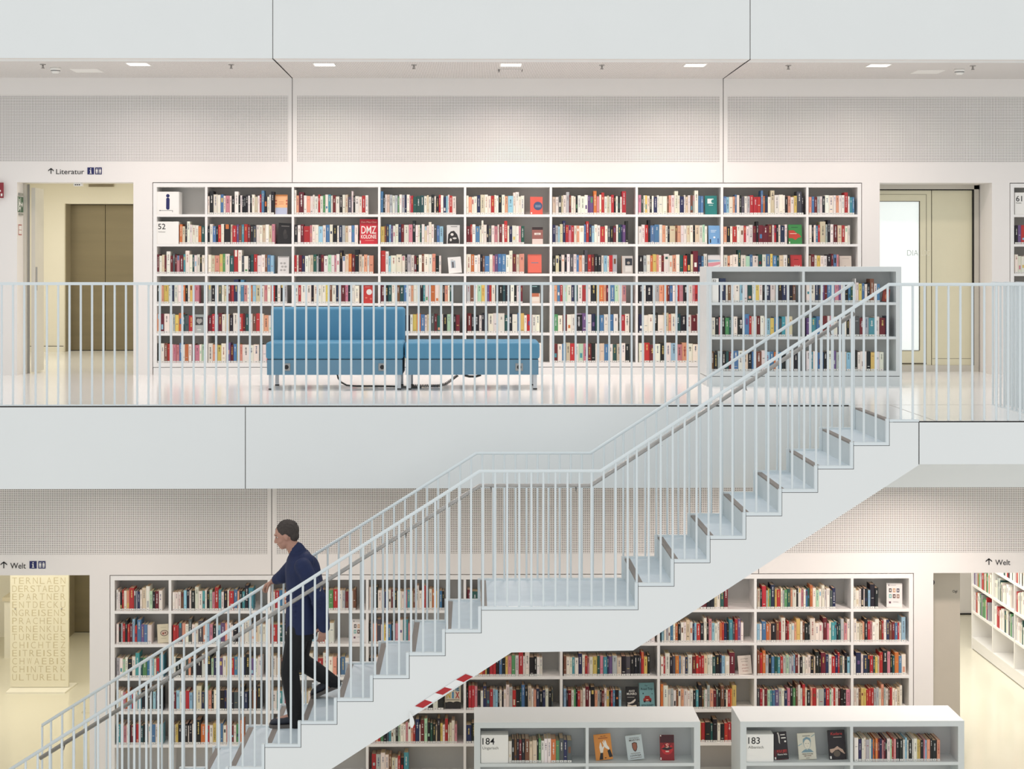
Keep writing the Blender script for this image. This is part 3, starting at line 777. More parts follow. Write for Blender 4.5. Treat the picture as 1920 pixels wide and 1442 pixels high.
LR(5, 874, 1040, 'B4k4g3p3w3k3r3w3i3k3b3w3R3w3G3k3w3o3k3w3w3k3', C5)
LR(1, 876, 1040, 'R3T4w3B3r4R4g3i3G3T6k3w3r3w3i3b3w3k3', C5)
LR(1, 692, 833, 'w4^k5^w4w3B4w3R3k3w4w3p3t3i3n2w4^w3r4^G3w3o3y4b3k2', C4)
LR(2, 692, 800, 'k4O4G4^w3y3b4k4p3w4^t5^p3y3k3i3r3w3', C4)
LR(3, 692, 860, 'k4w3k3o3w3k3r3w3t3w3w3i3B3k3w3w3r3k3', C4)
LR(4, 700, 832, 'k3w3r3i3w3w3o3w3w3w3r3w2k3w3k4', C4, 1)
LR(5, 692, 857, 'G3B3p3O3r3e4k4G3t3w3w3k3m3w4w3p3w4O3r3B5^w2R5^m4^k4T3k4i2k4^y3w3r4^i2i3w4^p3', C4, 1)
LR(6, 697, 766, 'r5^g5^w5^w4^n3^i4w3r3k4t5^', C4, 1)
LR(1, 508, 667, 'w3r3b3o3w3k3w3i3w3B3k3k2B2k3e3r3w3g2R2w3n2', C3)
LR(2, 508, 626, 'r4T4k3w3g3n3p3l4w3r3w3w3', C3)
LR(3, 508, 655, 'w4i3k3w3r3n3k4g3w4^w3r4w4^w3O3k3b3w3', C3)
LR(4, 508, 640, 'w4t4p3w3k3w3i3w3w3r3w3k3w3b3', C3)
LR(5, 508, 660, 'o3k3n3w3w3b3w3r3w3k3i3w3y3w3T3w3', C3)
LR(1, 323, 475, 'w3w3w3n3l3k3w2k4w4^w4t3w2k3m3p3r4^t3w3k4w2r5b4O2k3t3k4^t5^', C2, 1)
LR(2, 324, 498, 'r3r2G3O3w3G3^w3w3G4^O3l3p3k3l4v4O3w3w2k4k2w4^w4^b2w3i3w4w3', C2)
LR(3, 323, 492, 'w3k4w4G2O2k5k4w4^k4^m2B4v3w3y3r3b3w3B3k4^v3w3w4', C2)
LR(4, 323, 490, 'R3l3w3g2r3l3k3i4^B3m3^O3k2w5k4B2w3k3G4k5^B3k4n4k4^', C2)
LR(5, 323, 456, 'k2w1y2k3R2k3w1k3w3k4^o4r3w3y3w3b2w3r4R2w2e3o3^', C2)
LR(1, 218, 304, 'w2w2k2r2w3O3r5^G2g2B3w2i4^w4^m3k3R4w4', C1, 1)
LR(2, 218, 284, 'w3k3g2r3k3^r3R3l3^r3b5^v4b4w5', C1, 1)
LR(3, 218, 307, 'g4w4m3w3k5w4t5^T4e5b4l4w3r4t5^', C1)
LR(4, 218, 305, 'w4w3p3o3l3r3w3t4k4g3k5^l3G3k4^', C1)
LR(5, 219, 305, 't4w3p3w2k2R4B2r3g2T3k5w4b4w3y2l3', C1)
# upper case
YUb = YU + .012
UDATA = [
    (1, 389.5, 514, 'w2k4^w4w3b3w2p4w2k3w4^k2w2k2k2k2w2k2w3i3w2r2b3^k3w2w2k3^'), (1, 552, 690, 'w2^O3R5^w3O4w3w2w4r2w3e2w3t3w2R3w4k3w3i3G4w2^k2w4w3r4w3'),
    (1, 713.5, 855, 'b3^k2w2i3g3w3g3e2w3g3B2w3p2r2T4T4T4w3i2w3k3w2k3r2w3B3l2w2r3w4'), (1, 874.5, 983, 'w2O3w2w3B3i4w3w3r3w2w2k3w3O3l5w2^w3^w2w3'),
    (1, 1036, 1174, 'i3w3G3i2w3g3^R2w3w2k2w3w4w3v2v4o3^p3w2r3^w3i2w2r3k2w2k2w2r4^'), (1, 1197, 1319, 'p3G3w2y2w3k2w2B4w2w5w5n2O3w4w4^w2B5w2i3w3n3g2w4^b3b3'),
    (1, 1357, 1507, 'b3l3w4O2b2w3k2G3w3g3r4r4r4b2^o2B3w3i4^w5w4w2k3O3w4y3G5^k2'), (1, 1517, 1602, 'O3b3R3g3w3k3w4w5w3O3w3w3r4^w2t3b2'),
    (2, 336.5, 384, 'o3i3k2w3^w2w4w3o3T4'), (2, 389.5, 515, 'k2w3b3k2r3w3k6i2r4v2n3t2r3R3k3G3w3w3i3w3i3p3'), (2, 552, 671, 'k3w3R3r6p2w3w3l4w3b4w3k4w2B3g3i3w3b3w3'),
    (2, 714, 831, 'y4n2B3l2v2w3w3B3R3w5p4k3^w3w2T2w3i3w2w3^w3G3b3l4'), (2, 874.5, 983, 'R4r2w3b4w2w2^w3k2G3w3p3w2R3w2r3^w2B3w4w3p2T3'),
    (2, 1036, 1178, 'B3g3l2i3B3^r3p3r3w3O3w5b2r3^B3l3w3w3r5w3G3k3R3w2T3B2v3k3^'), (2, 1197, 1326, 'w3w3r3k2^b4b4w3O3w2k2i5n2O3w3w3i3w3k2i4w3m2w2'),
    (2, 1357, 1476, 'O3k3w2r4w3w3r2w3w3R3k2^R4R4R4w2r2k2w2B4w2'), (2, 1517, 1594, 'w3k2w2b2r2i5^g2k3^w3R4i4r3w3w2'),
    (3, 294.5, 384, 'R2w3i3R2w4^R3G2R2p3R4t2w4^w3T2w3w3k2w3'), (3, 390, 513, 'w3i3O4y3e2w4T4r4^w3^G2w4k2T3r3w4w3n2b3l3'), (3, 552, 700, 'r2w2R3B3w3w2i3T3g2k2R3w4m3w3p2w3k3^w3i3o3R3k4^i3w2O3w2O4'),
    (3, 714, 827, 'r4^w3^l2w5w5w3k2g3w3R2k2w3n2w4w3O3k3w2'), (3, 874.5, 983, 'w4o3w3w2k2n2b4w3p2v3b3b4w3w3^R3i3O4'), (3, 1036, 1157, 'k3i3k2w3k2w3G3w3b2O3w2G3^r3R3k3k3w2l3w2r3g4'),
    (3, 1197, 1326, 'k4g3w3o2y3O2w2R2w4w3O3w3T3r3k3i2R4^B3b2w3'), (3, 1357, 1481, 'w3O2w2w4T2^w4m3b2w4T3w3b3y2b3T2i3w3k2'), (3, 1517, 1573, 'i2R3w2y3w3w3k4R2b3p2'),
    (4, 294.5, 373, 'k2w2O2y4w2B3w3w3o3k2w2y2g2p4'), (4, 390, 538, 'g3k3w3G3w2i3R4r2B4^w2b3^p3w2o3l3i4w3p3w3r4k2w3k3g3'), (4, 552, 673, 'w3r2w4w4k2w3w3w3y3n2w3B2i2R3p2k2w3w3'),
    (4, 714, 847, 'R4k3T3w3w2n3T4b4w3O2w3w3k3t2w3r2o4w4w3k2O3w2T2'), (4, 875, 980, 'g3n3w3m3y3i2v2r2w3k3k3T2k4w3k2w3R2'), (4, 1037, 1174, 'O3b2r2m3w3B2T3w3r4w2k4y2o3O2R3b3m3w3p3'),
    (4, 1198, 1350, 'k3w2k5w2g3O3o3R2b2w2r3p3k4w3p2r2b2w3k3w3r3w3'), (4, 1358, 1500, 'w3k3r3w3b3w3i3w3k3w3o3w3R3w3g3w3k3w3'), (4, 1518, 1600, 'w3r3w3k3i3w3b3w3w3o3'),
    (5, 294.5, 363, 'O3R3w4w3g2y3o3T2G3r4'), (5, 390, 538, 'R3r2g3R3w3i3k3w4r4R2T3w3n3r3w3O4w3O3w3k3w3'), (5, 553, 700, 'w3r3k3i3w3b3w3w3k3o3w3R3k3g3w3w3'),
    (5, 716, 862, 'w3k3r3w3i3b3k4w2y3o3b3w2i3G3R2T3w2k3m3g2k2R3'), (5, 876, 1012, 'R3k2k4w2k2G3w4w4w5T3k3w4b2y3w2r4w3w3'), (5, 1038, 1180, 'e3w3R3w3w3k5v3w3B3T3b3w3b4w3k2r3w3'),
    (5, 1198, 1350, 'B3w3w3k3w4i3O2w3T3k4w3R4w3b3w3k3w3'), (5, 1358, 1500, 'w3k3w3w3r3w3b3w3i3w3k3w3w3w3'),
    (6, 295, 384, 'k3w3n3r2w3p3p3b3w2o3w3n3p4w2m3'), (6, 390, 540, 'w3O3y3w3v3R2b2y2O2w5w3w4T2w3r3w3i3k3w3'), (6, 553, 700, 'w3k3r3w3i3b3w3k3w3w3r3w3y3w3'), (6, 716, 862, 'w3g3w3k3w3r3w3i3w3b3w3k3w3w3'),
    (6, 876, 1015, 'w3k3w3r3i3w3b3w3k3w3w3R3w3'), (6, 1038, 1180, 'R3w3b3i3r3w3m3p3R3k3w3i3b3w3T3i3w3k3'), (6, 1198, 1350, 'w3r3R3w3k3w3l3p3O3w3w3R3w3k3w3'),
]
for row, a, b, s in UDATA:
    run(a, b, s, YUb, ushelf[row - 1], hb=.212, htall=.262, where='upper', prio=0)
for row, a, b, st in ((2, 1903, 2060, 'k3v3r4b4w3w3k3w3i3w3r3w3b3w3w3k3w3o3w3w3T3w3k3w3w3'), (3, 1903, 2040, 'w3w3w3w3w3w3w3w3k3w3w3i3w3w3w3r3w3w3g3w3w3'), (4, 1903, 2050, 'k3w3b3w3w3r3w3i3k3w3w3b3w3O3w3k3w3w3y3w3r3w3'),
                      (5, 1903, 2030, 'w3k3r3w3w3i3w3b3w3k3w3w3r3w3w3g3w3k3w3'), (6, 1903, 2060, 'k3w3b3w3w3r3w3w3k3w3o3w3w3i3w3b3w3k3w3w3'), (1, 1948, 2060, 'w3k3r3w3i3w3b3w3w3k3w3r3w3T3w3w3')):
    run(a, b, st, YUb, ushelf[row - 1], hb=.205, htall=.25)
# low upper case
Yq = Y52 + .02
R52 = lambda row, a, b, s: run(a, b, s, Yq, s52[row], hb=.20, htall=.245, where='52')
R52(0, 1349, 1492, 'B5^w2n2w3w4l3w3T4w2y3w3k2B4w4g2k3B4w2k3n2'); R52(0, 1512, 1600, 'w3w4B3G2v3R2b3l3p3v2w3k3b2T2'); R52(0, 1603.5, 1650, 'W1^w3y3b3w3k3n4^w3b3')
R52(1, 1334, 1486, 'w3k3p2k3e3T2w2w3k6b4^r2w4R3w3i2l3y3b4G2t3w3i3'); R52(1, 1512, 1666, 'v3t4b4R3w2p2w3G3w3k2w3G4R3g3t4w3R4B2')
R52(2, 1334, 1496, 'n2k3g3k3T2R3b4w3i4k3b3n4w3l3b3o3b3k3g3w3k3'); R52(2, 1512, 1657, 'w3t2w3b4k3w3v3g3w4l3e3k2w2w4k3y3w3w3')
# the two nearest low cases
run(953.5, 1072.5, 'w4k3n3k3R3k4n5i4i5k2e3W4W4W4o6e4G5B4G6', YB + .022, sB[0], hb=.202, htall=.222, where='shelf beside the 184 box', prio=3, dbase=.16)
run(1602, 1763, 'w5B4w3w2g4w2b2o2k1o3R2B3p2R2k2w4m2r2p3k4k4w3l2w2k4w2w4y2y2k4p2l2O4k3k5O4', YB + .022, sB[0], hb=.198, htall=.205, where='right-hand shelf of the 183 bookcase', prio=3, dbase=.19)

cand = [b for b in BOOKS if b['prio'] > 0]
cand.sort(key=lambda b: -(b['prio'] * 10 + (b['w'] * b['h'] * 1000)))
N_IND = 262
ind = cand[:N_IND]; ids = set(id(b) for b in ind)
for b in BOOKS: b['ind'] = id(b) in ids
rest_c, rest_p, rest_l = MB(), MB(), MB()
for b in BOOKS:
    if b['ind']:
        t = empty('book', (b['x'] + b['w'] / 2, b['y'] + b['d'] / 2, b['z']))
        size = 'tall ' if b['f'] == '^' else ('slim ' if b['w'] < .0125 else ('thick ' if b['w'] > .026 else ''))
        if b['n'] < b['tot'] / 2: nth = ORD[b['n']] + ' from left'
        else: nth = ORD[b['tot'] - 1 - b['n']] + ' from right end of the row'
        lab = '%s%s book, %s, %s' % (size, CNAME[b['c']], nth, b['where'])
        lab = lab.replace('first from left', 'leftmost').replace('first from right end of the row', 'last in the row').replace(' end of the row', '')
        tag(t, lab, 'book', 'books on the ' + b['where'].replace('rightmost column', 'right end'))
        c_, p_, l_ = MB(), MB(), MB(); book_geo(b, c_, p_, l_)
        c_.build('cover', BOOK, t); p_.build('page_block', BOOK, t)
        if l_.v: l_.build('spine_label', BOOK, t)
    else:
        book_geo(b, rest_c, rest_c, rest_c)
rest_c.build('shelved_books', BOOK, kind='stuff', label='rows of smaller upright books filling the rest of the white bookcases', cat='books')


# ---------------------------------------------------------------- face-out books and leaflets
def lean_book(px0, px1, ytop, ybot, Y, zs, rgb, label, art=(), roll=0.0, lean=.17, thick=.02, name='book', group=None, cat='book', spine=None, pages=True, turn=0.0):
    """a book shown cover forward, leaning back; art uses u,v in 0..1 of the cover"""
    a, b = P(px0, ybot, Y), P(px1, ytop, Y); W_, H_ = b.x - a.x, (P(px0, ytop, Y).z - zs)
    W_ = W_ / (1 + abs(roll) * .9); H_ = (H_ - W_ * abs(math.sin(roll))) / math.cos(lean)
    t = empty(name, ((a.x + b.x) / 2, Y + .0, zs + .001 + W_ / 2 * abs(math.sin(roll)))); tag(t, label, cat, group)
    off = Vector(t.location)
    t.rotation_euler = (-lean, roll, turn)

    def bl(mb, nm, m, par=t): return mb_local(mb, nm, m, par)

    def mb_local(mb, nm, m, par):
        sh = MB(); sh.__dict__.update(mb.__dict__); sh.v = [(v[0] + off.x, v[1] + off.y, v[2] + off.z) for v in mb.v]
        return sh.build(nm, m, par)
    m0 = MB(); m0.col = lin(rgb); m0.box(-W_ / 2, W_ / 2, 0, .002, 0, H_); m0.box(-W_ / 2, W_ / 2, thick - .002, thick, 0, H_)
    m0.col = lin(spine or rgb); m0.box(-W_ / 2 - .002, -W_ / 2, 0, thick, 0, H_); bl(m0, 'cover', BOOK)
    if pages:
        m1 = MB(); m1.col = lin((226, 214, 194)); m1.box(-W_ / 2, W_ / 2 - .003, .002, thick - .002, .002, H_ - .002); bl(m1, 'page_block', BOOK)
    m2 = MB(); y_ = -.0006; lv = 0
    for it in art:
        k = it[0]; lv += 1; yy = -.0004 - .00025 * lv
        if k == 'r':
            m2.col = lin(it[5]); u0, v0, u1, v1 = it[1:5]; m2.box((u0 - .5) * W_, (u1 - .5) * W_, yy, 0, v0 * H_, v1 * H_)
        elif k == 'e':
            m2.col = lin(it[5]); cu, cv, ru, rv = it[1:5]
            m2.prismY([((cu - .5 + ru * math.cos(q * math.pi / 10)) * W_, (cv + rv * math.sin(q * math.pi / 10)) * H_) for q in range(20)], yy, 0)
        elif k == 'p':
            m2.col = lin(it[2]); m2.prismY([((u - .5) * W_, v * H_) for u, v in it[1]], yy, 0)
        elif k == 't':
            m2.col = lin(it[6]); _, s_, cu, v, cap, wd, _c = it[:7]
            m2.mi = 0; add_text(m2, s_, (cu - .5) * W_, yy + .0003, v * H_, cap * H_, width=wd * W_, bold=(it[7] if len(it) > 7 else .0), center=True)
    if m2.v: bl(m2, 'cover_print', BOOK)
    return t


WH, BK = (238, 234, 226), (28, 26, 28)
Yb = YB + .07
lean_book(1116.5, 1151, 1377.5, 1427, Yb, sB[0], (212, 138, 60), 'orange book with two clapping white hands on its cover, 184 bookcase',
          [('p', [(.30, .28), (.45, .28), (.50, .42), (.56, .50), (.50, .53), (.44, .48), (.40, .62), (.36, .70), (.33, .66), (.30, .60), (.26, .50)], (232, 224, 210)),
           ('p', [(.66, .44), (.86, .36), (.84, .46), (.74, .56), (.68, .74), (.64, .76), (.62, .66), (.58, .77), (.55, .76), (.56, .62), (.50, .72), (.47, .70), (.54, .52)], (236, 230, 218)),
           ('p', [(.20, .02), (.42, .02), (.45, .28), (.30, .28)], BK), ('p', [(.80, .08), (1.0, .10), (.88, .40), (.72, .34)], BK),
           ('t', 'ELTE', .55, .90, .03, .3, (120, 60, 30)), ('r', .25, .83, .80, .855, (130, 66, 36)), ('r', .52, .06, .62, .09, BK)], roll=-.10, thick=.02)
lean_book(1176.5, 1210, 1379, 1427, Yb, sB[0], (192, 202, 202), 'pale grey thick book showing a bronze shield, middle of the 184 display',
          [('t', 'GEORGE R.R.', .52, .86, .05, .62, (96, 92, 88)), ('t', 'MARTIN', .52, .76, .075, .64, (90, 80, 74), .01),
           ('p', [(.34, .68), (.50, .72), (.66, .68), (.66, .50), (.60, .38), (.50, .32), (.40, .38), (.34, .50)], (70, 46, 38)), ('p', [(.38, .66), (.50, .69), (.62, .66), (.62, .50), (.57, .41), (.50, .36), (.43, .41), (.38, .50)], (150, 92, 70)),
           ('t', 'LOVAGJA', .50, .14, .07, .68, (96, 92, 88)), ('r', .2, .25, .8, .27, (130, 126, 120)), ('r', .15, .07, .85, .09, (140, 136, 130))], roll=-.12, thick=.035)
lean_book(1238.5, 1264.5, 1381, 1425, Yb, sB[0], (140, 24, 30), 'dark red book with black winged emblem at right of the 184 display',
          [('e', .5, .45, .42, .22, (190, 36, 40)), ('r', 0, .7, 1, 1, (66, 14, 22)), ('p', [(.06, .46), (.3, .52), (.5, .48), (.7, .52), (.94, .50), (.74, .44), (.5, .40), (.28, .42)], BK), ('p', [(.2, .72), (.46, .52), (.54, .52), (.8, .70), (.6, .46), (.4, .46)], (40, 10, 16)),
           ('t', 'S', .5, .50, .16, .22, (228, 190, 170), .01), ('r', .38, .33, .62, .38, (226, 196, 176)), ('r', 0, .95, .08, 1, WH), ('r', 0, .02, .07, .12, WH)], thick=.02)
lean_book(1451.5, 1480, 1374.5, 1421, Yb, sB[0], (34, 28, 32), 'black book with a white figure and red title, beside the 183 box',
          [('r', 0, .0, .95, .36, (92, 26, 30)), ('r', .16, .02, 1, .22, BK), ('p', [(.34, .98), (.40, .90), (.42, .62), (.48, .56), (.50, .84), (.44, .99)], (214, 208, 200)), ('r', .56, .88, .88, .91, WH), ('r', .60, .76, .92, .80, WH), ('r', .8, .62, .92, .68, WH),
           ('t', 'KU JE!', .55, .27, .085, .66, (196, 52, 46), .012), ('t', 'Flutura Acka', .58, .16, .055, .66, WH, .01), ('r', .02, .02, .12, .10, WH)], roll=-.07)
lean_book(1498, 1532, 1376.5, 1425, Yb, sB[0], (214, 210, 192), 'ivory book with blue line drawing of a man, in the 183 display',
          [('r', .28, .88, .72, .905, (110, 108, 100)), ('p', [(.14, .27), (.3, .36), (.44, .40), (.5, .36), (.58, .40), (.7, .38), (.86, .27)], (120, 150, 160)), ('e', .52, .60, .21, .20, (120, 146, 156)), ('e', .52, .585, .185, .18, (222, 216, 198)),
           ('p', [(.28, .62), (.30, .78), (.5, .86), (.72, .80), (.76, .64), (.68, .74), (.5, .78), (.36, .72)], (122, 152, 164)), ('r', .42, .60, .48, .615, BK), ('r', .56, .60, .62, .615, BK), ('r', .5, .50, .54, .51, BK),
           ('p', [(.0, .52), (.22, .60), (.22, .62), (.0, .54)], (110, 160, 176)), ('p', [(.78, .84), (.98, .92), (.98, .94), (.78, .86)], (110, 160, 176)),
           ('t', 'MUND TE TE BEJ', .5, .19, .04, .6, (84, 80, 74)), ('t', 'NJE VARR', .5, .12, .04, .42, (120, 80, 74)), ('r', .4, .05, .6, .065, (120, 116, 108))], roll=-.05)
lean_book(1555.5, 1588, 1371.5, 1418.5, Yb, sB[0], (30, 22, 26), 'black book titled Kadare above a crouching figure, right of 183 display',
          [('t', 'Kadare', .5, .84, .09, .68, (190, 46, 44), .01), ('r', .3, .75, .8, .775, (170, 160, 150)), ('p', [(.04, .36), (.3, .38), (.5, .46), (.62, .40), (.8, .34), (.92, .20), (.98, .24), (.9, .18), (.7, .26), (.55, .34), (.36, .32), (.16, .22), (.06, .26)], (190, 160, 140)),
           ('e', .45, .20, .2, .11, (96, 84, 72)), ('r', .02, .03, .12, .12, WH)], roll=-.04)
# lower wall case
YLf = YL + .05
lean_book(1174, 1196.5, 1289.5, 1324.5, YLf, lshelf[3], (38, 36, 38), 'black book reading Alice Munro above a white shoe, lower bookcase',
          [('t', 'ALICE', .48, .76, .09, .5, WH, .01), ('t', 'MUNRO', .48, .62, .10, .82, WH, .01), ('r', .1, .50, .7, .52, (200, 196, 190)), ('p', [(.1, .26), (.4, .28), (.78, .44), (.8, .36), (.6, .24), (.2, .18)], (222, 214, 202)), ('p', [(.1, .02), (.12, .18), (.5, .12), (.85, .16), (.9, .02)], (216, 204, 184))], thick=.016, lean=.14)
lean_book(1200, 1228.5, 1282, 1322.5, YLf, lshelf[3], (124, 170, 174), 'turquoise book with a red car on its cover, lower bookcase',
          [('t', 'The', .46, .86, .06, .18, (40, 70, 76)), ('t', 'Road Trip', .5, .72, .09, .78, (36, 60, 66)), ('p', [(.3, .36), (.36, .48), (.64, .48), (.72, .36)], (150, 44, 40)), ('r', .24, .26, .78, .38, (160, 44, 40)), ('e', .32, .26, .06, .04, BK), ('e', .7, .26, .06, .04, BK), ('r', .42, .30, .58, .34, (230, 210, 180)),
           ('t', 'BETH OLEARY', .5, .07, .07, .8, (60, 72, 76)), ('e', .24, .58, .04, .03, (40, 60, 66)), ('e', .84, .56, .03, .02, (40, 60, 66))], roll=-.03, thick=.02, lean=.14)
lean_book(1385, 1411, 1230, 1265, YLf, lshelf[2], (226, 214, 202), 'cream book with faint brown script leaning in the lower bookcase',
          [('t', 'polige', .5, .80, .07, .55, (150, 136, 124)), ('t', 'times', .5, .66, .07, .5, (150, 136, 124)), ('t', 'five', .5, .46, .07, .4, (176, 120, 110)), ('t', 'years', .5, .30, .07, .5, (176, 120, 110)), ('t', 'from', .5, .14, .07, .4, (176, 120, 110))], roll=-.06, thick=.022, lean=.16)
lean_book(834.5, 864, 1287, 1329, YLf, lshelf[3], (214, 204, 182), 'cream book with large multicoloured NIX lettering beside the stair edge',
          [('r', 0, 0, 1, .28, (44, 40, 38)), ('e', .3, .26, .2, .05, (44, 40, 38)), ('e', .75, .27, .2, .05, (44, 40, 38)), ('t', 'N', .22, .46, .26, .24, (206, 172, 62), .03), ('t', 'I', .5, .46, .26, .1, (60, 134, 178), .03), ('t', 'X', .78, .46, .26, .26, (178, 40, 44), .03), ('t', 'THE', .6, .78, .18, .6, (62, 120, 150), .03), ('r', .1, .38, .9, .40, (120, 110, 100))], thick=.03, lean=.1)
lean_book(295.5, 317, 1171, 1207, YLf, lshelf[1], (222, 212, 184), 'cream book with an oval portrait on the leftmost lower column',
          [('e', .62, .52, .36, .16, (60, 36, 32)), ('e', .62, .52, .31, .13, (214, 190, 170)), ('e', .52, .50, .09, .06, (150, 70, 60)), ('e', .72, .53, .08, .05, (120, 90, 80)), ('r', .3, .82, .8, .83, (150, 140, 110)), ('r', .3, .24, .8, .25, (150, 140, 110))], roll=-.06, thick=.02, lean=.12)
TH = [(70, 60, 62), (206, 160, 120), (60, 56, 84), (120, 180, 176), (90, 56, 50), (150, 112, 96)]


def leaflet(px0, px1, ytop, ybot, zs, label):
    art = []
    for q in range(6):
        u = .14 + (q % 3) * .25; v = .62 if q < 3 else .38; art.append(('r', u, v, u + .17, v + .16, TH[q])); art.append(('r', u + .05, v + .04, u + .12, v + .12, (226, 216, 206)))
    art += [('r', .1, .88, .16, .94, (110, 110, 112)), ('r', .14, .16, .26, .24, (110, 70, 90)), ('r', .2, .91, .6, .92, (170, 170, 170)), ('r', .4, .22, .75, .23, (170, 170, 170))]
    lean_book(px0, px1, ytop, ybot, YL + .06, zs, (236, 230, 226), label, art, thick=.006, name='display_card', cat='display card', lean=.08, pages=False, roll=.02)


leaflet(1662.5, 1692, 1094, 1137, lshelf[0], 'white display card with six small pictures on top right lower shelf')
leaflet(659, 686, 1162, 1203, lshelf[1], 'white display card with six small pictures behind the stair railing')
# upper wall case face-outs
YUf = YU + .045
def UF(row, a, b, yt, rgb, label, art=(), **k):
    lean_book(a, b, yt, 0, YUf, ushelf[row - 1], rgb, label, art, thick=k.pop('thick', .018), lean=k.pop('lean', .12), **k)


UF(1, 516, 538.5, 365, (238, 178, 130), 'peach and pale blue book face out on the top shelf, upper bookcase', [('r', 0, 0, 1, .34, (186, 194, 216)), ('r', .12, .34, .88, .86, (244, 190, 140)), ('r', 0, .5, .12, .56, (190, 60, 60)), ('r', .88, .5, 1, .56, (190, 60, 60)), ('r', 0, .66, .12, .72, (190, 60, 60)), ('r', .88, .66, 1, .72, (190, 60, 60)), ('r', 0, .93, 1, 1, (190, 120, 60)), ('r', .3, .62, .7, .64, (214, 120, 90)), ('r', .3, .52, .7, .54, (214, 120, 90))])
UF(1, 994.5, 1017.5, 369, (220, 92, 78), 'coral book with round blue badge on the top shelf', [('e', .62, .48, .36, .24, (62, 84, 120)), ('r', .4, .5, .84, .52, (190, 200, 214)), ('r', .4, .42, .84, .44, (190, 200, 214)), ('r', .04, .03, .14, .12, WH)])
UF(1, 1322.5, 1344.5, 367, (30, 124, 120), 'teal book with white tag shape on the top shelf', [('r', .2, .58, .72, .84, (226, 236, 232)), ('e', .66, .70, .14, .1, (30, 124, 120)), ('r', .3, .48, .66, .51, (190, 220, 214))])
UF(2, 520, 546, 418, (30, 28, 30), 'black book with faint grey figure face out on second upper shelf', [('r', .2, .84, .8, .87, (130, 126, 122)), ('e', .5, .5, .12, .2, (64, 60, 58)), ('e', .56, .36, .16, .14, (52, 48, 48))], roll=.05)
UF(2, 674.5, 708, 411, (200, 44, 58), 'large red book titled DMZ Kolonie on the second upper shelf', [('t', 'Don Mee Choi', .5, .85, .07, .84, (234, 200, 180)), ('t', 'DMZ', .5, .42, .30, .84, (246, 234, 226), .01), ('t', 'KOLONIE', .5, .22, .15, .86, (246, 234, 226), .015), ('r', .3, .13, .8, .15, (230, 150, 140)), ('r', .0, .02, .06, .14, WH)])
UF(2, 838, 862, 422, (216, 214, 210), 'white book with swirling black print on second upper shelf', [('p', [(.05, .02), (.1, .5), (.3, .66), (.55, .7), (.8, .5), (.95, .2), (.95, .02)], (40, 38, 38)), ('e', .4, .5, .12, .07, (220, 216, 210)), ('e', .6, .3, .16, .05, (210, 206, 200)), ('e', .3, .22, .08, .08, (210, 206, 200)), ('r', .3, .9, .8, .93, (120, 120, 118))])
UF(2, 998, 1018, 426, (150, 96, 88), 'small brown patterned book with dark top on second upper shelf', [('r', 0, .84, 1, 1, (52, 38, 38)), ('r', .2, .54, .8, .66, (226, 214, 204)), ('r', 0, 0, 1, .3, (222, 204, 196)), ('r', .35, .58, .65, .6, (60, 50, 50))])
UF(2, 1329, 1350, 423, (120, 168, 214), 'sky blue book with small white figures on second upper shelf', [('r', .2, .72, .7, .75, (220, 234, 244)), ('r', .2, .64, .6, .67, (220, 234, 244)), ('e', .5, .36, .1, .05, (236, 240, 244)), ('r', .1, .06, .2, .26, BK), ('r', .8, .06, .88, .3, (60, 90, 150))])
UF(2, 1479, 1504, 421, (56, 138, 70), 'green book with red map shape on the second upper shelf', [('p', [(0, .3), (0, .7), (.4, .7), (.6, .56), (.8, .5), (.95, .36), (.7, .32), (.5, .2), (.3, .3)], (196, 66, 52)), ('r', .2, .84, .7, .87, (30, 80, 50)), ('r', .1, .52, .6, .55, (236, 210, 190)), ('r', .02, .03, .1, .12, WH)])
UF(3, 521, 541.5, 481, (226, 222, 218), 'white spiral bound notebook with grey pattern, third upper shelf', [('e', .3, .6, .12, .06, (176, 172, 168)), ('e', .6, .6, .12, .06, (176, 172, 168)), ('e', .4, .4, .12, .06, (176, 172, 168)), ('e', .7, .4, .12, .06, (176, 172, 168)), ('e', .3, .2, .12, .06, (176, 172, 168)), ('e', .6, .2, .12, .06, (176, 172, 168)), ('r', .05, .95, .95, .98, (120, 118, 116))])
UF(3, 841, 867, 481, (236, 234, 230), 'white book with small grey picture in the middle, third upper shelf', [('r', .2, .32, .55, .78, (176, 186, 192)), ('r', .28, .34, .42, .7, (96, 92, 96)), ('r', .2, .82, .4, .85, (150, 150, 150))], roll=-.08)
UF(3, 990, 1015.5, 477, (228, 110, 92), 'plain coral book with small title on the third upper shelf', [('r', .24, .54, .76, .58, (120, 130, 150)), ('r', 0, 0, 1, .05, (150, 66, 56))])
UF(3, 1166.5, 1186.5, 480, (196, 190, 184), 'grey book with dark square and orange spine, third upper shelf', [('r', .3, .46, .96, .86, (40, 44, 54)), ('e', .6, .6, .14, .08, (160, 150, 140)), ('r', .3, .1, .9, .4, (220, 216, 210))], spine=(206, 132, 84), thick=.03)
UF(3, 1328, 1350.5, 478, (228, 224, 222), 'white book with pink and blue diagonal bands, third upper shelf', [('p', [(0, .3), (1, .5), (1, .62), (0, .56)], (222, 150, 160)), ('p', [(0, .1), (1, .34), (1, .4), (0, .2)], (200, 90, 110)), ('p', [(0, .6), (1, .66), (1, .72), (0, .74)], (150, 190, 210))])
UF(3, 1483, 1504, 478, (190, 56, 58), 'red book with handwritten white title, third upper shelf', [('r', .0, .0, 1, .3, (60, 46, 50)), ('t', 'Vahel', .55, .34, .12, .5, WH), ('r', .3, .74, .7, .77, (120, 36, 40))])
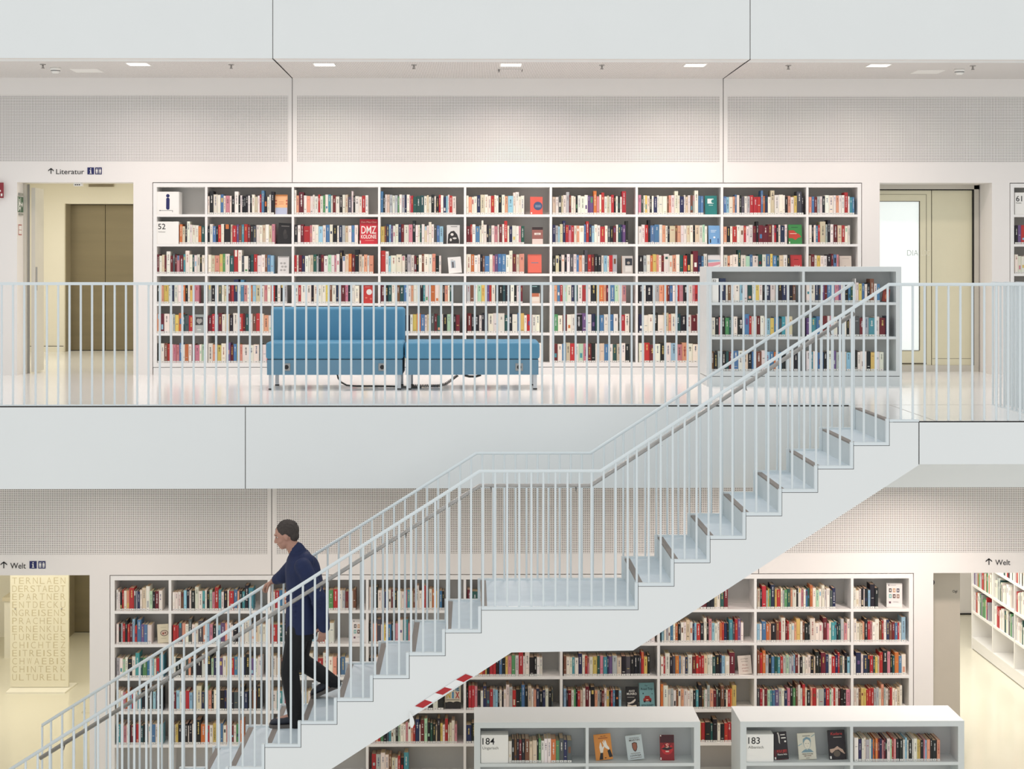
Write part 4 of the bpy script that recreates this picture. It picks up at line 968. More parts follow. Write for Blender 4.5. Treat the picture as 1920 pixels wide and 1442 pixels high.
UF(3, 1575, 1597, 480, (216, 204, 192), 'beige book with small black mark, third upper shelf right end', [('t', 'L', .5, .3, .14, .16, BK, .01), ('r', .2, .84, .8, .87, (190, 176, 166))])
UF(4, 680, 702, 535, (196, 56, 52), 'red book with white disc on fourth upper shelf', [('e', .55, .62, .24, .16, (232, 226, 220)), ('e', .3, .3, .1, .05, (222, 120, 100)), ('e', .7, .24, .1, .05, (222, 120, 100)), ('r', .2, .9, .6, .92, (230, 180, 170))])
UF(4, 994.5, 1012.5, 533, (222, 206, 192), 'book with dark green upper half on fourth upper shelf', [('r', 0, .52, 1, 1, (32, 52, 56)), ('r', .1, .34, .9, .52, (190, 110, 80)), ('r', .2, .86, .7, .9, (160, 200, 196)), ('r', .1, .1, .9, .3, (232, 222, 210))])
UF(5, 364.5, 382, 590, (190, 196, 192), 'grey book with heart of grey hands on fifth upper shelf', [('r', .1, .42, .9, .86, (74, 74, 76)), ('e', .38, .66, .18, .12, (176, 172, 168)), ('e', .64, .66, .18, .12, (176, 172, 168)), ('p', [(.2, .62), (.8, .62), (.5, .46)], (176, 172, 168)), ('r', .3, .16, .7, .2, (236, 234, 230))])
lean_book(1653, 1667, 541, 0, Y52 + .06, s52[0], (150, 60, 44), 'rust red book leaning at the right end of the low upper bookcase', [('e', .5, .4, .2, .2, (196, 110, 70)), ('r', .1, .8, .9, .9, (110, 40, 30))], roll=.16, thick=.02, lean=.1)
lean_book(1080.5, 1094, 588, 0, YUf, ushelf[4], (206, 190, 214), 'lilac book with dark haired portrait on fifth upper shelf', [('e', .5, .62, .26, .2, (70, 50, 60)), ('e', .5, .52, .2, .18, (220, 186, 170)), ('r', .1, .1, .9, .2, (120, 80, 150))], lean=.08)

# ---------------------------------------------------------------- corridor bookcase of the lower right room
XC = 6.854
t = empty('bookcase', (XC + .15, 19.6, ZL)); tag(t, 'white bookcase running into the bright room through the lower right passage', 'bookcase')
y0, y1 = 16.35, 21.35; cz = [-3.87, -3.505, -3.14, -2.775, -2.41, -2.05]
B(XC, XC + .3, y1 - .03, y1, ZL, ZL + 2.2).build('side_panel', SHELF, t)
B(XC, XC + .3, y0, y0 + .03, ZL, ZL + 2.2).build('side_panel', SHELF, t)
B(XC + .288, XC + .3, y0, y1, ZL, ZL + 2.2).build('back_panel', SHELF, t)
B(XC + .004, XC + .29, y0, y1, ZL + .012, cz[0] - .03).build('plinth', SHELF, t)
B(XC + .02, XC + .28, y0 + .02, y1 - .02, ZL, ZL + .012).build('plinth_gap', DARK, t)
B(XC, XC + .3, y0, y1, ZL + 2.2, ZL + 2.24).build('top_board', SHELF, t)
yd = [y1 - .03 - .83 * k for k in range(1, 6)]
for z in cz: B(XC + .0005, XC + .287, y0 + .03, y1 - .03, z - .03, z).build('shelf', SHELF, t)
for y in yd: B(XC + .001, XC + .29, y - .013, y + .013, cz[0], ZL + 2.2).build('divider', SHELF, t)
cb = MB(); ye = [y1 - .03] + yd
for r in (1, 2, 3):
    for q in range(len(ye) - 1):
        y = ye[q] - .03; lim = ye[q + 1] + .03 + (rnd.uniform(.05, .25))
        while y > lim:
            w_ = rnd.uniform(.035, .07) if rnd.random() < .5 else rnd.uniform(.018, .03)
            c = rnd.choice('wwWwwWwwwgrTekWW') if q else rnd.choice('rovTewwegWr'); h = rnd.uniform(.22, .30)
            cb.col = lin(jit(PAL[c])); cb.box(XC + .02, XC + .22, y - w_ + .001, y, cz[r], cz[r] + h)
            cb.col = lin(contrast(PAL[c])); cb.add([(XC + .0195, y - w_ * .4, cz[r] + h * .62), (XC + .0195, y - w_ * .6, cz[r] + h * .62), (XC + .0195, y - w_ * .6, cz[r] + h * .85), (XC + .0195, y - w_ * .4, cz[r] + h * .85)], [(0, 1, 2, 3)])
            y -= w_
cb.build('corridor_books', BOOK, kind='stuff', label='large format volumes and folders filling the bookcase in the bright room', cat='books')

# ---------------------------------------------------------------- letter banner and counter in the lower left lobby
YBn = 19.5
t = empty('banner', (PX(74, YBn), YBn, ZL)); tag(t, 'tall cream banner covered with beige capital letters in the lower left passage', 'banner')
bx0, bx1 = PX(20, YBn), PX(129, YBn)
B(bx0, bx1, YBn - .02, YBn + .02, ZL + .025, ZL + 2.15).build('panel', mat('cream banner panel', (238, 232, 210), .5), t)
mb = MB(); fx0, fx1 = PX(12, 19.3), PX(123, 19.3)
mb.add([(fx0, 19.27, ZL), (fx1, 19.27, ZL), (bx1 + .06, 19.7, ZL), (bx0 + .0, 19.7, ZL), (fx0, 19.27, ZL + .02), (fx1, 19.27, ZL + .02), (bx1 + .06, 19.7, ZL + .02), (bx0, 19.7, ZL + .02)],
       [(0, 3, 2, 1), (4, 5, 6, 7), (0, 1, 5, 4), (1, 2, 6, 5), (2, 3, 7, 6), (3, 0, 4, 7)]); mb.build('base_plate', mat('pale base plate', (244, 240, 226), .4), t)
rows = ['TERNLAEN', 'DERSTAEDT', 'EPARTNER', 'ENTDECKU', 'NGREISENS', 'PRACHENL', 'ERNENKUL', 'TURENGES', 'CHICHTEZ', 'EITREISES', 'CHWAEBIS', 'CHINTERK', 'ULTURELL']
mb = MB(); lx0, lx1 = PX(23, YBn - .02), PX(122.5, YBn - .02); cap = 12.3 * (YBn - .02) / F
for r, s in enumerate(rows):
    zz = P(70, 1094.8 + r * 15.1, YBn - .02).z; n_ = len(s); wtot = lx1 - lx0; cw = wtot * .088
    ws = [(.25 if ch == 'I' else 1.0) for ch in s]; gap = (wtot - cw * sum(ws)) / (n_ - 1); x = lx0
    for ch, q in zip(s, ws):
        add_text(mb, ch, x, YBn - .0205, zz, cap, width=cw * q, bold=-.01 if ch != 'I' else -.02); x += cw * q + gap
mb.build('lettering', mat('beige lettering', (206, 194, 160), .6), t)
for px in (29, 115.5):
    p = P(px, 1141.5, YBn - .02); MB().tube([(p.x, YBn - .02, p.z), (p.x, YBn - .03, p.z)], .009, 10).build('screw', STEEL, t)
t = empty('reception_counter', (PX(10, 21.0), 21.2, ZL)); tag(t, 'cream counter block half hidden behind the letter banner', 'counter')
a = P(8, 1120, 21.0)
B(a.x, a.x + .5, 21.0, 21.5, ZL, a.z - .05).build('body', CREAM, t)
B(a.x - .02, a.x + .52, 20.98, 21.52, a.z - .05, a.z).build('counter_top', mat('beige worktop', (214, 204, 178), .5), t)
# floor mark
p0 = P(152, 1334, 16.0)
def fl(px, py):
    d = (EYE - ZL) * F / (py - PPY); return (PX(px, d), d)
mb = MB(); q = [fl(152, 1334.5), fl(160, 1325), fl(168, 1325), fl(175, 1334.5)]
for i in range(2):
    (xa, ya), (xb, yb) = (q[0], q[1]) if i == 0 else (q[0], q[3])
    mb.add([(xa, ya, ZL + .0012), (xb, yb, ZL + .0012), (xb + .01, yb + .012, ZL + .0012), (xa + .01, ya + .012, ZL + .0012)], [(0, 1, 2, 3)])
mb.build('floor_sticker', mat('faint grey line', (176, 168, 146), .5), kind='structure', label='thin grey triangle outline on the cream floor')

# ---------------------------------------------------------------- staircase
X0 = PX(903, YS0); X1 = PX(1197, YS0); ZLD = P(1000, 1141.5, YS0).z
RU = (0 - ZLD) / 8; TU = (XT - X1) / 7; TD = (X0 - PX(497, YS0)) / 6; RD = .1835
NL = 13
prof = [(XT + .25, 0)] if 0 else []
top = []      # upper profile from the head of the stair down to its foot
top.append((PX(1723, YS0), 0.0)); top.append((XT, 0.0)); z = 0; x = XT
for k in range(8):
    z -= RU; top.append((x, z))
    if k < 7: x -= TU; top.append((x, z))
top.append((X0, ZLD)); x = X0; z = ZLD
for k in range(1, NL + 1):
    z = ZLD - RD * k; top.append((x, z)); x = x - TD; top.append((x, z))
bot = [P(1723, 872, YS0), P(1187, 1219.7, YS0), P(959, 1223.5, YS0), P(623, 1441, YS0)]
bot = [(p.x, p.z) for p in bot]; sl = (bot[2][1] - bot[3][1]) / (bot[2][0] - bot[3][0])
xe = bot[3][0] - (bot[3][1] - ZL) / sl; bot.append((xe, ZL)); top.append((x, ZL)); bot = bot[::-1]
t = empty('staircase', (X0, (YS0 + YS1) / 2, ZL)); tag(t, 'white steel staircase with two flights and a landing crossing the void', 'staircase'); stair = t
low = [(a, b - .012) for a, b in top[:-1]] + [top[-1]]
mb = MB(); poly = top[1:-1]
# body under the treads, built as vertical strips so that every face is convex
xs = sorted(set([round(p[0], 5) for p in top] + [round(p[0], 5) for p in bot]))


def fz(line, x, side):
    for i in range(len(line) - 1):
        a, b = line[i], line[i + 1]
        lo, hi = min(a[0], b[0]), max(a[0], b[0])
        if hi - lo > 1e-4 and lo - 3e-5 <= x <= hi + 3e-5 and lo <= x + side * 1e-3 <= hi: return a[1] + (b[1] - a[1]) * (x - a[0]) / (b[0] - a[0])
    return None


for i in range(len(xs) - 1):
    a, b = xs[i], xs[i + 1]
    ta, tb = fz(top, a, 1), fz(top, b, -1); ba, bb = fz(bot, a, 1), fz(bot, b, -1)
    if None in (ta, tb): continue
    if ba is None: ba = ZL
    if bb is None: bb = ZL
    mb.prismY([(a, ba), (b, bb), (b, tb - .012), (a, ta - .012)], YS0, YS1)
mb.build('stringer', STAIR, t)


def offset_line(line, o):
    """offset of the stepped profile to its upper left side"""
    return [(a, b + o) for a, b in line]


def tread(xa, xb, z, landing=False, strip=True):
    o = B(xa - .0, xb, YS0 + .03, YS1 - .03, z - .012, z).build('landing' if landing else 'tread', TREAD, stair)
    if strip: MB().box(xa, xa + .045, YS0 + .032, YS1 - .032, z, z + .0015).box(xa - .002, xa, YS0 + .032, YS1 - .032, z - .045, z + .0015).build('nosing_strip', NOSE, o)


for k in range(7): tread(X1 + TU * k, X1 + TU * (k + 1), ZLD + RU * (k + 1))
tread(X0, X1, ZLD, True)
for k in range(1, NL + 1): tread(X0 - TD * k, X0 - TD * (k - 1), ZLD - RD * k)
MB().box(XT, XT + .045, YS0 + .032, YS1 - .032, 0, .0015).box(XT - .002, XT, YS0 + .032, YS1 - .032, -.045, .0015).build('nosing_strip', NOSE, stair)
for k in range(8):
    x = X1 + TU * k; B(x - .003, x + .0005, YS0 + .03, YS1 - .03, ZLD + RU * k, ZLD + RU * (k + 1) - .013).build('riser', mat('grey white riser', (204, 212, 214), .6), stair)


def zigzag(y0, y1, name, m, th, off):
    """stepped bar th thick, off above the stepped edge of the stringer"""
    mb = MB(); pts = top[1:-1]; h = -.012
    for i in range(len(pts) - 1):
        (xa, za), (xb, zb) = pts[i], pts[i + 1]
        if abs(xa - xb) > 1e-6: mb.box(min(xa, xb), max(xa, xb) - off - th, y0, y1, za + h + off, za + h + off + th)
        else: mb.box(xa - off - th, xa - off, y0, y1, min(za, zb) + h + off, max(za, zb) + h + off + th)
    mb.build(name, m, stair)


zigzag(YS0 - .003, YS0 + .03, 'edge_strip', RAIL, .024, .004)
zigzag(YS0 - .001, YS0 + .02, 'shadow_gap', DARK, .004, .0)
zigzag(YS1 - .03, YS1 + .003, 'edge_strip', RAIL, .024, .004)
# plate edge at the stair head
B(XT, PX(1723, YS0), YS0 - .002, YS0 + .03, -.008, .012).build('edge_strip', RAIL, stair)

# railings ---------------------------------------------------------------
def stair_rail(y, xr, label, lowx, handrail=None, right_to=None):
    """guard rail following both flights; vertical balusters stand on the edge strip"""
    h = 1.105
    xA, xB = X1 - .28 + .06, X0   # corners of the level part
    return None


def rail_z(x, c):
    """height of the stair guard rail at x; c = corner list"""
    for (xa, za), (xb, zb) in zip(c, c[1:]):
        if xa <= x <= xb: return za + (zb - za) * (x - xa) / (xb - xa)
    return None


def tread_z(x):
    if x >= XT: return 0.0
    if x >= X1: return ZLD + RU * (int((x - X1) / TU) + 1)
    if x >= X0: return ZLD
    return ZLD - RD * (int((X0 - x) / TD) + 1)


def make_stair_railing(y, corners, label, extra_right=None):
    t = empty('railing', (X0, y, ZLD)); tag(t, label, 'railing')
    pts = [(a, y, b) for a, b in corners]
    mb = MB()
    mb.tube(pts, .0145, 8); mb.build('top_rail', RAIL, t)
    x = corners[0][0] + .004; n_ = 0
    st = TD / 3
    xs_ = []
    k = 0
    while True:
        xx = X0 + .012 - st * k
        if xx < corners[0][0]: break
        xs_.append(xx); k += 1
    xs_.append(corners[0][0])
    k = 1; stl = (X1 - X0) / 13
    while X0 + .012 + stl * k < X1 - .02: xs_.append(X0 + .012 + stl * k); k += 1
    k = 0
    while X1 - .012 + TU / 3 * k < min(XT + .01, corners[-1][0]): xs_.append(X1 - .012 + TU / 3 * k); k += 1
    if extra_right:
        k = 0
        while XT + .0 + .097 * k < extra_right: xs_.append(XT + .095 + .097 * k); k += 1
    for xx in sorted(set(round(v, 4) for v in xs_)):
        zt = rail_z(xx, corners); zb = tread_z(xx)
        if zt is None: continue
        MB().tube([(xx, y, zb + .003), (xx, y, zt - .008)], .0095, 8, cap=False).build('baluster', RAIL, t)
    return t


cn = [P(4, 1440.5, YS0 + .015), P(900, 884, YS0 + .015), P(1127, 883, YS0 + .015), P(1666, 535, YS0 + .015), P(2300, 533, YS0 + .015)]
zl = (cn[1].z + cn[2].z) / 2; H = 1.1
cn = [(PX(0, YS0) , zl - (X0 - .0 - PX(0, YS0)) * RD / TD), (PX(900, YS0), zl), (PX(1127, YS0), zl), (PX(1668, YS0), 1.105), (6.6, 1.105)]
near = make_stair_railing(YS0 + .015, cn, 'pale blue railing on the near side of the stair, continuing level at right', extra_right=6.4)
cf = [P(79, 1360, YS1 - .015), P(893, 851, YS1 - .015), P(1107, 848.5, YS1 - .015), P(1601, 531, YS1 - .015)]
cf = [(p.x, p.z) for p in cf]; zl2 = (cf[1][1] + cf[2][1]) / 2; cf[1] = (cf[1][0], zl2); cf[2] = (cf[2][0], zl2); cf[3] = (cf[3][0], 1.10)
far = make_stair_railing(YS1 - .015, cf, 'pale blue railing on the far side of the stair')
# steel handrail inside the near railing
YH = YS0 + .09
hp = [P(75, 1422, YH), P(900, 910.5, YH), P(1107, 910.5, YH), P(1602, 587.5, YH)]
t = empty('handrail', (hp[1].x, YH, hp[1].z)); tag(t, 'grey steel handrail mounted inside the near stair railing', 'handrail')
MB().tube([hp[0], hp[1], hp[2], hp[3]], .017, 10).build('rail_tube', STEEL, t)
for k in range(10):
    f = k / 9.0; x = hp[0].x + .2 + (hp[3].x - hp[0].x - .4) * f
    c = [(p.x, p.z) for p in hp]; z = rail_z(x, c)
    MB().tube([(x, YH, z - .01), (x, YH - .03, z - .04), (x, YS0 + .024, z - .04)], .005, 6).build('bracket', STEEL, t)

# gallery railing
def level_railing(y, x0, x1, label, step=.1008, first=None):
    t = empty('railing', ((x0 + x1) / 2, y, 0)); tag(t, label, 'railing')
    B(x0, x1, y - .012, y + .012, 1.078, 1.104).build('top_rail', RAIL, t)
    B(x0, x1, y - .012, y + .012, .0, .008).build('base_rail', RAIL, t)
    x = first if first is not None else x0 + .01
    while x < x1:
        MB().tube([(x, y, .004), (x, y, 1.08)], .0098, 8, cap=False).build('baluster', RAIL, t); x += step
    return t


level_railing(YE + .03, PX(-60, YE), PX(1600, YE), 'pale blue railing along the upper gallery edge in front of the sofa', first=PX(3 - 21.1 * 2, YE + .03))


def depth_railing(x, y0, y1, label, ph=0.0):
    t = empty('railing', (x, (y0 + y1) / 2, 0)); tag(t, label, 'railing')
    B(x - .012, x + .012, y0, y1, 1.08, 1.108).build('top_rail', RAIL, t); B(x - .012, x + .012, y0, y1, 0, .008).build('base_rail', RAIL, t)
    y = y1 - .01 - ph
    while y > y0:
        MB().tube([(x, y, .004), (x, y, 1.085)], .0098, 8, cap=False).build('baluster', RAIL, t); y -= .1
    return t


xd = PX(1863, 13.95)
depth_railing(xd, YS0 + .06, 13.98, 'pale blue railing running toward the viewer at the far right')
depth_railing(xd + .115, YS0 + .06, 13.98, 'second pale blue railing close behind the one at far right', .03)
depth_railing(xd + .22, YS0 + .06, 13.98, 'third pale blue railing, rearmost of those at far right', .06)

# warning tape on the lower edge of the stringer
t = empty('warning_tape', (PX(830, YS0), YS0, P(830, 1300, YS0).z)); tag(t, 'red and white warning tape wrapped along the lower edge of the stair', 'tape')
RED = mat('tape red', (176, 30, 34), .45); TW = mat('tape white', (238, 238, 236), .4)
yt = YS0 - .004
for q in ([(855, 1274.5), (873, 1264), (887, 1269), (869, 1279)], [(816, 1299.5), (834, 1288.5), (848, 1292), (830, 1303)], [(778, 1324), (797, 1312), (811, 1316.5), (793, 1327.5)]):
    mb = MB(); pts = [P(a, b, yt) for a, b in q]; mb.prismY([(p.x, p.z) for p in pts][::-1], yt - .001, yt); mb.build('red_stripe', RED, t)
for q in ([(830, 1303), (848, 1292), (855, 1274.5), (869, 1279), (884, 1271), (886, 1274), (832, 1306)], [(793, 1327.5), (811, 1316.5), (816, 1299.5), (830, 1303), (832, 1306), (795, 1330)]):
    pass
mb = MB()
for q in ([(869, 1279), (855, 1274.5), (834, 1288.5), (848, 1292)], [(830, 1303), (816, 1299.5), (797, 1312), (811, 1316.5)]):
    pts = [P(a, b, yt) for a, b in q]; mb.prismY([(p.x, p.z) for p in pts][::-1], yt - .001, yt)
mb.build('white_stripe', TW, t)
mb = MB(); N = 10; pl = []
for k in range(N + 1):
    f = k / N; w_ = .5 + 9 * math.sin(f * 2.0) if f < .8 else 9 * (1.15 - f) * 2.4
    p = P(768.5 + 4 * math.sin(f * 2.2), 1333 + 31 * f, YS0 - .012 - .01 * math.sin(f * 3)); pl.append((p, w_ / 2 * .0043))
vs = []; fs = []
for p, w_ in pl: vs += [(p.x - w_, p.y, p.z), (p.x + w_, p.y - .006, p.z - .004), (p.x - w_, p.y + .001, p.z), (p.x + w_, p.y - .005, p.z - .004)]
for k in range(N): a = k * 4; fs += [(a, a + 4, a + 5, a + 1), (a + 2, a + 3, a + 7, a + 6)]
mb.add(vs, fs, True); mb.build('loose_end', TW, t, label='loose white end hanging down')

# ---------------------------------------------------------------- sofa and bench
BLUE = mat('light blue upholstery', (80, 138, 170), .55, noise=.03, nscale=5, bump=.15)
BLUED = mat('blue grey upholstery panel', (98, 138, 162), .6, noise=.02, nscale=5, bump=.1)
SOCK = mat('grey socket plate', (150, 152, 152), .4, metal=.3)


def cushion(x0, x1, y0, y1, z0, z1, name, parent, m=BLUE, b=.03):
    o = B(x0, x1, y0, y1, z0, z1).build(name, m, parent)
    md = o.modifiers.new('b', 'BEVEL'); md.width = b; md.segments = 5
    for p in o.data.polygons: p.use_smooth = True
    return o


def seat(name, label, cat, px0, px1, back, socks):
    Yf = 15.66; xa, xb = PX(px0, Yf), PX(px1, Yf); yb = Yf + .62
    t = empty(name, ((xa + xb) / 2, Yf + .31, 0)); tag(t, label, cat)
    cushion(xa, xb, Yf, yb, .306, .478, 'seat_cushion', t)
    o = B(xa + .012, xb - .012, Yf + .012, yb - .012, .150, .302).build('base_frame', BLUED, t)
    B(xa + .016, xb - .016, Yf + .016, yb - .016, .302, .307).build('seam_gap', DARK, t)
    if back:
        xk0, xk1 = PX(507, yb - .15), PX(759, yb - .15)
        cushion(xk0, xk1, yb - .14, yb + .02, .44, .815, 'backrest', t, b=.035)
    for lx in (xa + .045, xb - .045):
        for ly in (Yf + .05, yb - .05):
            o = B(lx - .018, lx + .018, ly - .018, ly + .018, .012, .15).build('leg', mat('pale steel leg', (196, 200, 204), .3, metal=.5), t)
            B(lx - .02, lx + .02, ly - .02, ly + .02, 0, .012).build('foot_cap', DARK, o)
    for px in socks:
        p = P(px, 688.5, Yf); h = .038
        o = MB().cham(p.x - h, p.x + h, Yf + .006, Yf + .0125, p.z - h, p.z + h, .002).build('socket_plate', SOCK, t)
        MB().prismY([(p.x + .022 * math.cos(k * math.pi / 10), p.z + .022 * math.sin(k * math.pi / 10)) for k in range(20)], Yf + .004, Yf + .006).build('socket_hole', INK, o)
    return t


seat('sofa', 'light blue upholstered sofa with high back on the upper gallery', 'sofa', 498, 756.5, True, (537, 716.5))
seat('bench', 'light blue backless upholstered bench right of the sofa', 'bench', 758.5, 1012, False, (973.5,))
# cables
mb = MB(); pts = []
for (px, py) in ((632, 700), (634, 709), (640, 717), (650, 722.5), (668, 724), (700, 724), (735, 724.5), (765, 726.5), (790, 728)):
    p = P(px, py, 15.9); pts.append((p.x, 15.9, max(.008, p.z)))
mb.tube(pts, .009, 8); mb.build('cable', mat('dark grey cable', (92, 88, 82), .5), label='smooth dark cable drooping under the sofa to the floor', cat='cable')
mb = MB(); ctr = []
for (px, py) in ((772, 727.5), (790, 728), (808, 728), (822, 726), (836, 720), (848, 711), (858, 703.5)):
    p = P(px, py, 15.92); ctr.append(Vector((p.x, 15.92, max(.02, p.z))))
pts = []; TOT = 34 * 8
for k in range(TOT + 1):
    f = k / TOT * (len(ctr) - 1); i = min(int(f), len(ctr) - 2); c = ctr[i].lerp(ctr[i + 1], f - i); d = (ctr[i + 1] - ctr[i]).normalized()
    u = Vector((0, 1, 0)); v = d.cross(u); a = 2 * math.pi * k / 8; pts.append(c + (u * math.cos(a) + v * math.sin(a)) * .014)
mb.tube(pts, .0035, 5); mb.build('spiral_cable', MATS['dark grey cable'], label='coiled spiral cable rising from the floor to the bench', cat='cable')
mb = MB(); ctr = [P(px, py, 15.9) for px, py in ((868, 703), (880, 706), (892, 706), (902, 703))]
mb.tube([(p.x, 15.9, p.z) for p in ctr], .012, 8); mb.build('cable', MATS['dark grey cable'], label='short dark cable loop hanging under the middle of the bench', cat='cable')

# ---------------------------------------------------------------- person walking down the stair
SKIN = mat('skin', (176, 132, 114), .5, noise=.04, nscale=20)
JKT = mat('navy jacket cloth', (17, 32, 72), .75, noise=.12, nscale=14, bump=.2)
TRS = mat('black trouser cloth', (18, 18, 22), .8, noise=.1, nscale=20, bump=.2)
HAIR = mat('dark grey brown hair', (62, 54, 50), .8, noise=.25, nscale=60)


def remeshed(mb, name, m, parent, voxel=.006, smooth=6):
    o = mb.build('tmp', m); md = o.modifiers.new('r', 'REMESH'); md.mode = 'VOXEL'; md.voxel_size = voxel; md.use_smooth_shade = True
    s_ = o.modifiers.new('s', 'SMOOTH'); s_.iterations = smooth; s_.factor = .5
    dg = bpy.context.evaluated_depsgraph_get(); dg.update(); me = bpy.data.meshes.new_from_object(o.evaluated_get(dg))
    off = wloc(parent); me.transform(Matrix.Translation(-off)); me.name = name
    old = o.data; bpy.data.objects.remove(o); bpy.data.meshes.remove(old)
    n_ = bpy.data.objects.new(name, me); COL.objects.link(n_); n_.parent = parent
    if not me.materials: me.materials.append(m)
    for p in me.polygons: p.use_smooth = True
    return n_


zt6 = ZLD - 6 * RD; zt5 = ZLD - 5 * RD
YPn, YPf = 13.02, 13.24
hipL = Vector((-1.44, YPn + .02, -1.70)); hipR = Vector((-1.42, YPf - .02, -1.70))
kneeL = Vector((-1.53, YPn, -2.13)); ankL = Vector((-1.475, YPn, zt6 + .095))
kneeR = Vector((-1.475, YPf, -2.09)); ankR = Vector((-1.185, YPf, -2.285))
shL = Vector((-1.41, 12.93, -1.20)); elL = Vector((-1.27, 12.89, -1.47)); wrL = Vector((-1.235, 12.95, -1.72))
shR = Vector((-1.47, 13.33, -1.20)); elR = Vector((-1.64, 13.47, -1.40))
xh = -1.80; zh = zl2 - (cf[1][0] - xh) * (zl2 - cf[0][1]) / (cf[1][0] - cf[0][0]) + .004
wrR = Vector((xh + .06, YS1 - .17, (zh + .035 - zt6) / .965 + zt6))
neck0 = Vector((-1.475, 13.13, -1.14)); neck1 = Vector((-1.535, 13.13, -1.03)); hc = Vector((-1.572, 13.13, -.965))
pers = empty('person', (-1.5, 13.13, zt6)); tag(pers, 'person in navy jacket and black trousers walking down the stair, hand on railing', 'person')
# head frame: facing -x, tilted down
ht = math.radians(18)
Fw = Vector((-math.cos(ht), 0, -math.sin(ht))); Up = Vector((-math.sin(ht), 0, math.cos(ht))); Sd = Vector((0, -1, 0))
HR = Matrix((Fw, Sd, Up)).transposed()


def hp_(f, s, u): return hc + Fw * f + Sd * s + Up * u


body = MB()
body.ell(hc + Up * .02 - Fw * .012, (.098, .077, .098), 24, 16, HR)
body.ell(hp_(.03, 0, -.045), (.066, .058, .068), 20, 12, HR)
body.ell(hp_(.055, 0, -.088), (.034, .036, .024), 14, 10, HR)
body.capsule(hp_(.082, 0, .012), .009, hp_(.104, 0, -.03), .0135, 10)
body.ell(hp_(.094, 0, -.036), (.012, .018, .009), 10, 8, HR)
body.ell(hp_(.078, 0, .03), (.02, .05, .012), 12, 8, HR)
body.ell(hp_(.084, 0, -.062), (.012, .024, .0065), 12, 8, HR); body.ell(hp_(.082, 0, -.072), (.012, .02, .006), 12, 8, HR)
for s in (-1, 1):
    body.ell(hp_(-.005, s * .078, -.008), (.018, .008, .030), 12, 8, HR); body.ell(hp_(.05, s * .045, -.03), (.028, .02, .022), 10, 8, HR)
body.capsule(neck0, .062, neck1, .056); body.capsule(neck1, .056, hc - Up * .04 - Fw * .02, .056)
body.loft([(-1.44, 13.13, -1.76, .11, .16), (-1.43, 13.13, -1.66, .125, .165), (-1.425, 13.13, -1.5, .12, .15), (-1.43, 13.13, -1.35, .125, .17), (-1.445, 13.13, -1.22, .11, .19), (-1.46, 13.13, -1.15, .07, .13)])
for h, k, a, r in ((hipL, kneeL, ankL, .085), (hipR, kneeR, ankR, .085)):
    body.capsule(h, .092, k, .06); body.capsule(k, .058, k.lerp(a, .35), .056); body.capsule(k.lerp(a, .35), .056, a, .04)
# feet inside the shoes
toeL = Vector((-1.63, YPn, zt6 + .05)); toeR = Vector((-1.335, YPf, zt5 + .045))
body.capsule(ankL, .038, toeL, .03); body.capsule(ankR, .038, toeR, .03)
for s_, e_, w_ in ((shL, elL, wrL), (shR, elR, wrR)):
    body.capsule(s_, .058, e_, .043); body.capsule(e_, .043, e_.lerp(w_, .3), .042); body.capsule(e_.lerp(w_, .3), .042, w_, .028)


def hand(w_, d, n, side, curl):
    """palm from wrist w_ along d, palm normal n, side = thumb direction"""
    d, n, side = d.normalized(), n.normalized(), side.normalized(); pe = w_ + d * .085
    for q in (-.028, -.009, .010, .028): body.capsule(w_ + side * q * .55 + d * .01, .0155, pe + side * q, .0135, 10)
    for q, L, dl in ((.030, .072, 0), (.010, .080, .004), (-.010, .074, .002), (-.029, .058, -.006)):
        p = pe + side * q + d * dl; dd = d.copy(); ang = 0
        for seg, rr in ((.42, .0092), (.32, .0084), (.26, .0076)):
            ang += curl; dd = d * math.cos(ang) + n * math.sin(ang); p2 = p + dd * L * seg; body.capsule(p, rr, p2, rr * .93, 8); p = p2
    p = w_ + d * .022 + side * .026; q1 = p + (side * .8 + d * .6 + n * .3).normalized() * .04; q2 = q1 + (d * .8 + side * .2 + n * (.3 + curl)).normalized() * .034; q3 = q2 + (d * .8 + n * (.3 + curl * 1.5)).normalized() * .026
    body.capsule(p, .014, q1, .0115, 8); body.capsule(q1, .0112, q2, .010, 8); body.capsule(q2, .0098, q3, .0085, 8)


hand(wrL, Vector((-.10, 0, -1)), Vector((0, 1, 0)) * .6 + Vector((-.3, 0, 0)), Vector((-1, 0, 0)), .35)
rd = Vector((-(cf[1][0] - cf[0][0]), 0, -(zl2 - cf[0][1]))).normalized()
hand(wrR, (rd + Vector((0, .25, 0))), Vector((.25, .35, -1)), Vector((0, -1, 0)), .75)
remeshed(body, 'body', SKIN, pers, .0048, 4)
for s in (-1, 1):
    mb = MB(); mb.ell(hp_(.070, s * .033, .008), (.0095, .0105, .0065), 12, 8, HR); e = mb.build('eye', mat('eye white', (226, 220, 214), .2), pers)
    mb = MB(); mb.ell(hp_(.0765, s * .0385, .008), (.0042, .0045, .0048), 10, 6, HR); mb.build('iris', INK, e)
# hair cap
hr = MB(); hr.ell(hc + Up * .034 - Fw * .024, (.099, .083, .094), 24, 16, HR); hr.ell(hp_(-.055, 0, -.018), (.052, .070, .062), 16, 10, HR)
for k in range(60):
    a = rnd.uniform(0, 6.28); b = rnd.uniform(.1, 1.25)
    q = hp_(-.024 + .094 * math.sin(b) * math.cos(a), .079 * math.sin(b) * math.sin(a), .034 + .09 * math.cos(b)); hr.capsule(q, .011, q + Fw * rnd.uniform(-.02, .012) - Up * .008, .006, 6)
remeshed(hr, 'hair', HAIR, pers, .005, 3)
br = MB()
for s in (-1, 1): br.capsule(hp_(.088, s * .018, .027), .0045, hp_(.076, s * .046, .029), .0035, 8)
br.build('eyebrows', HAIR, pers)
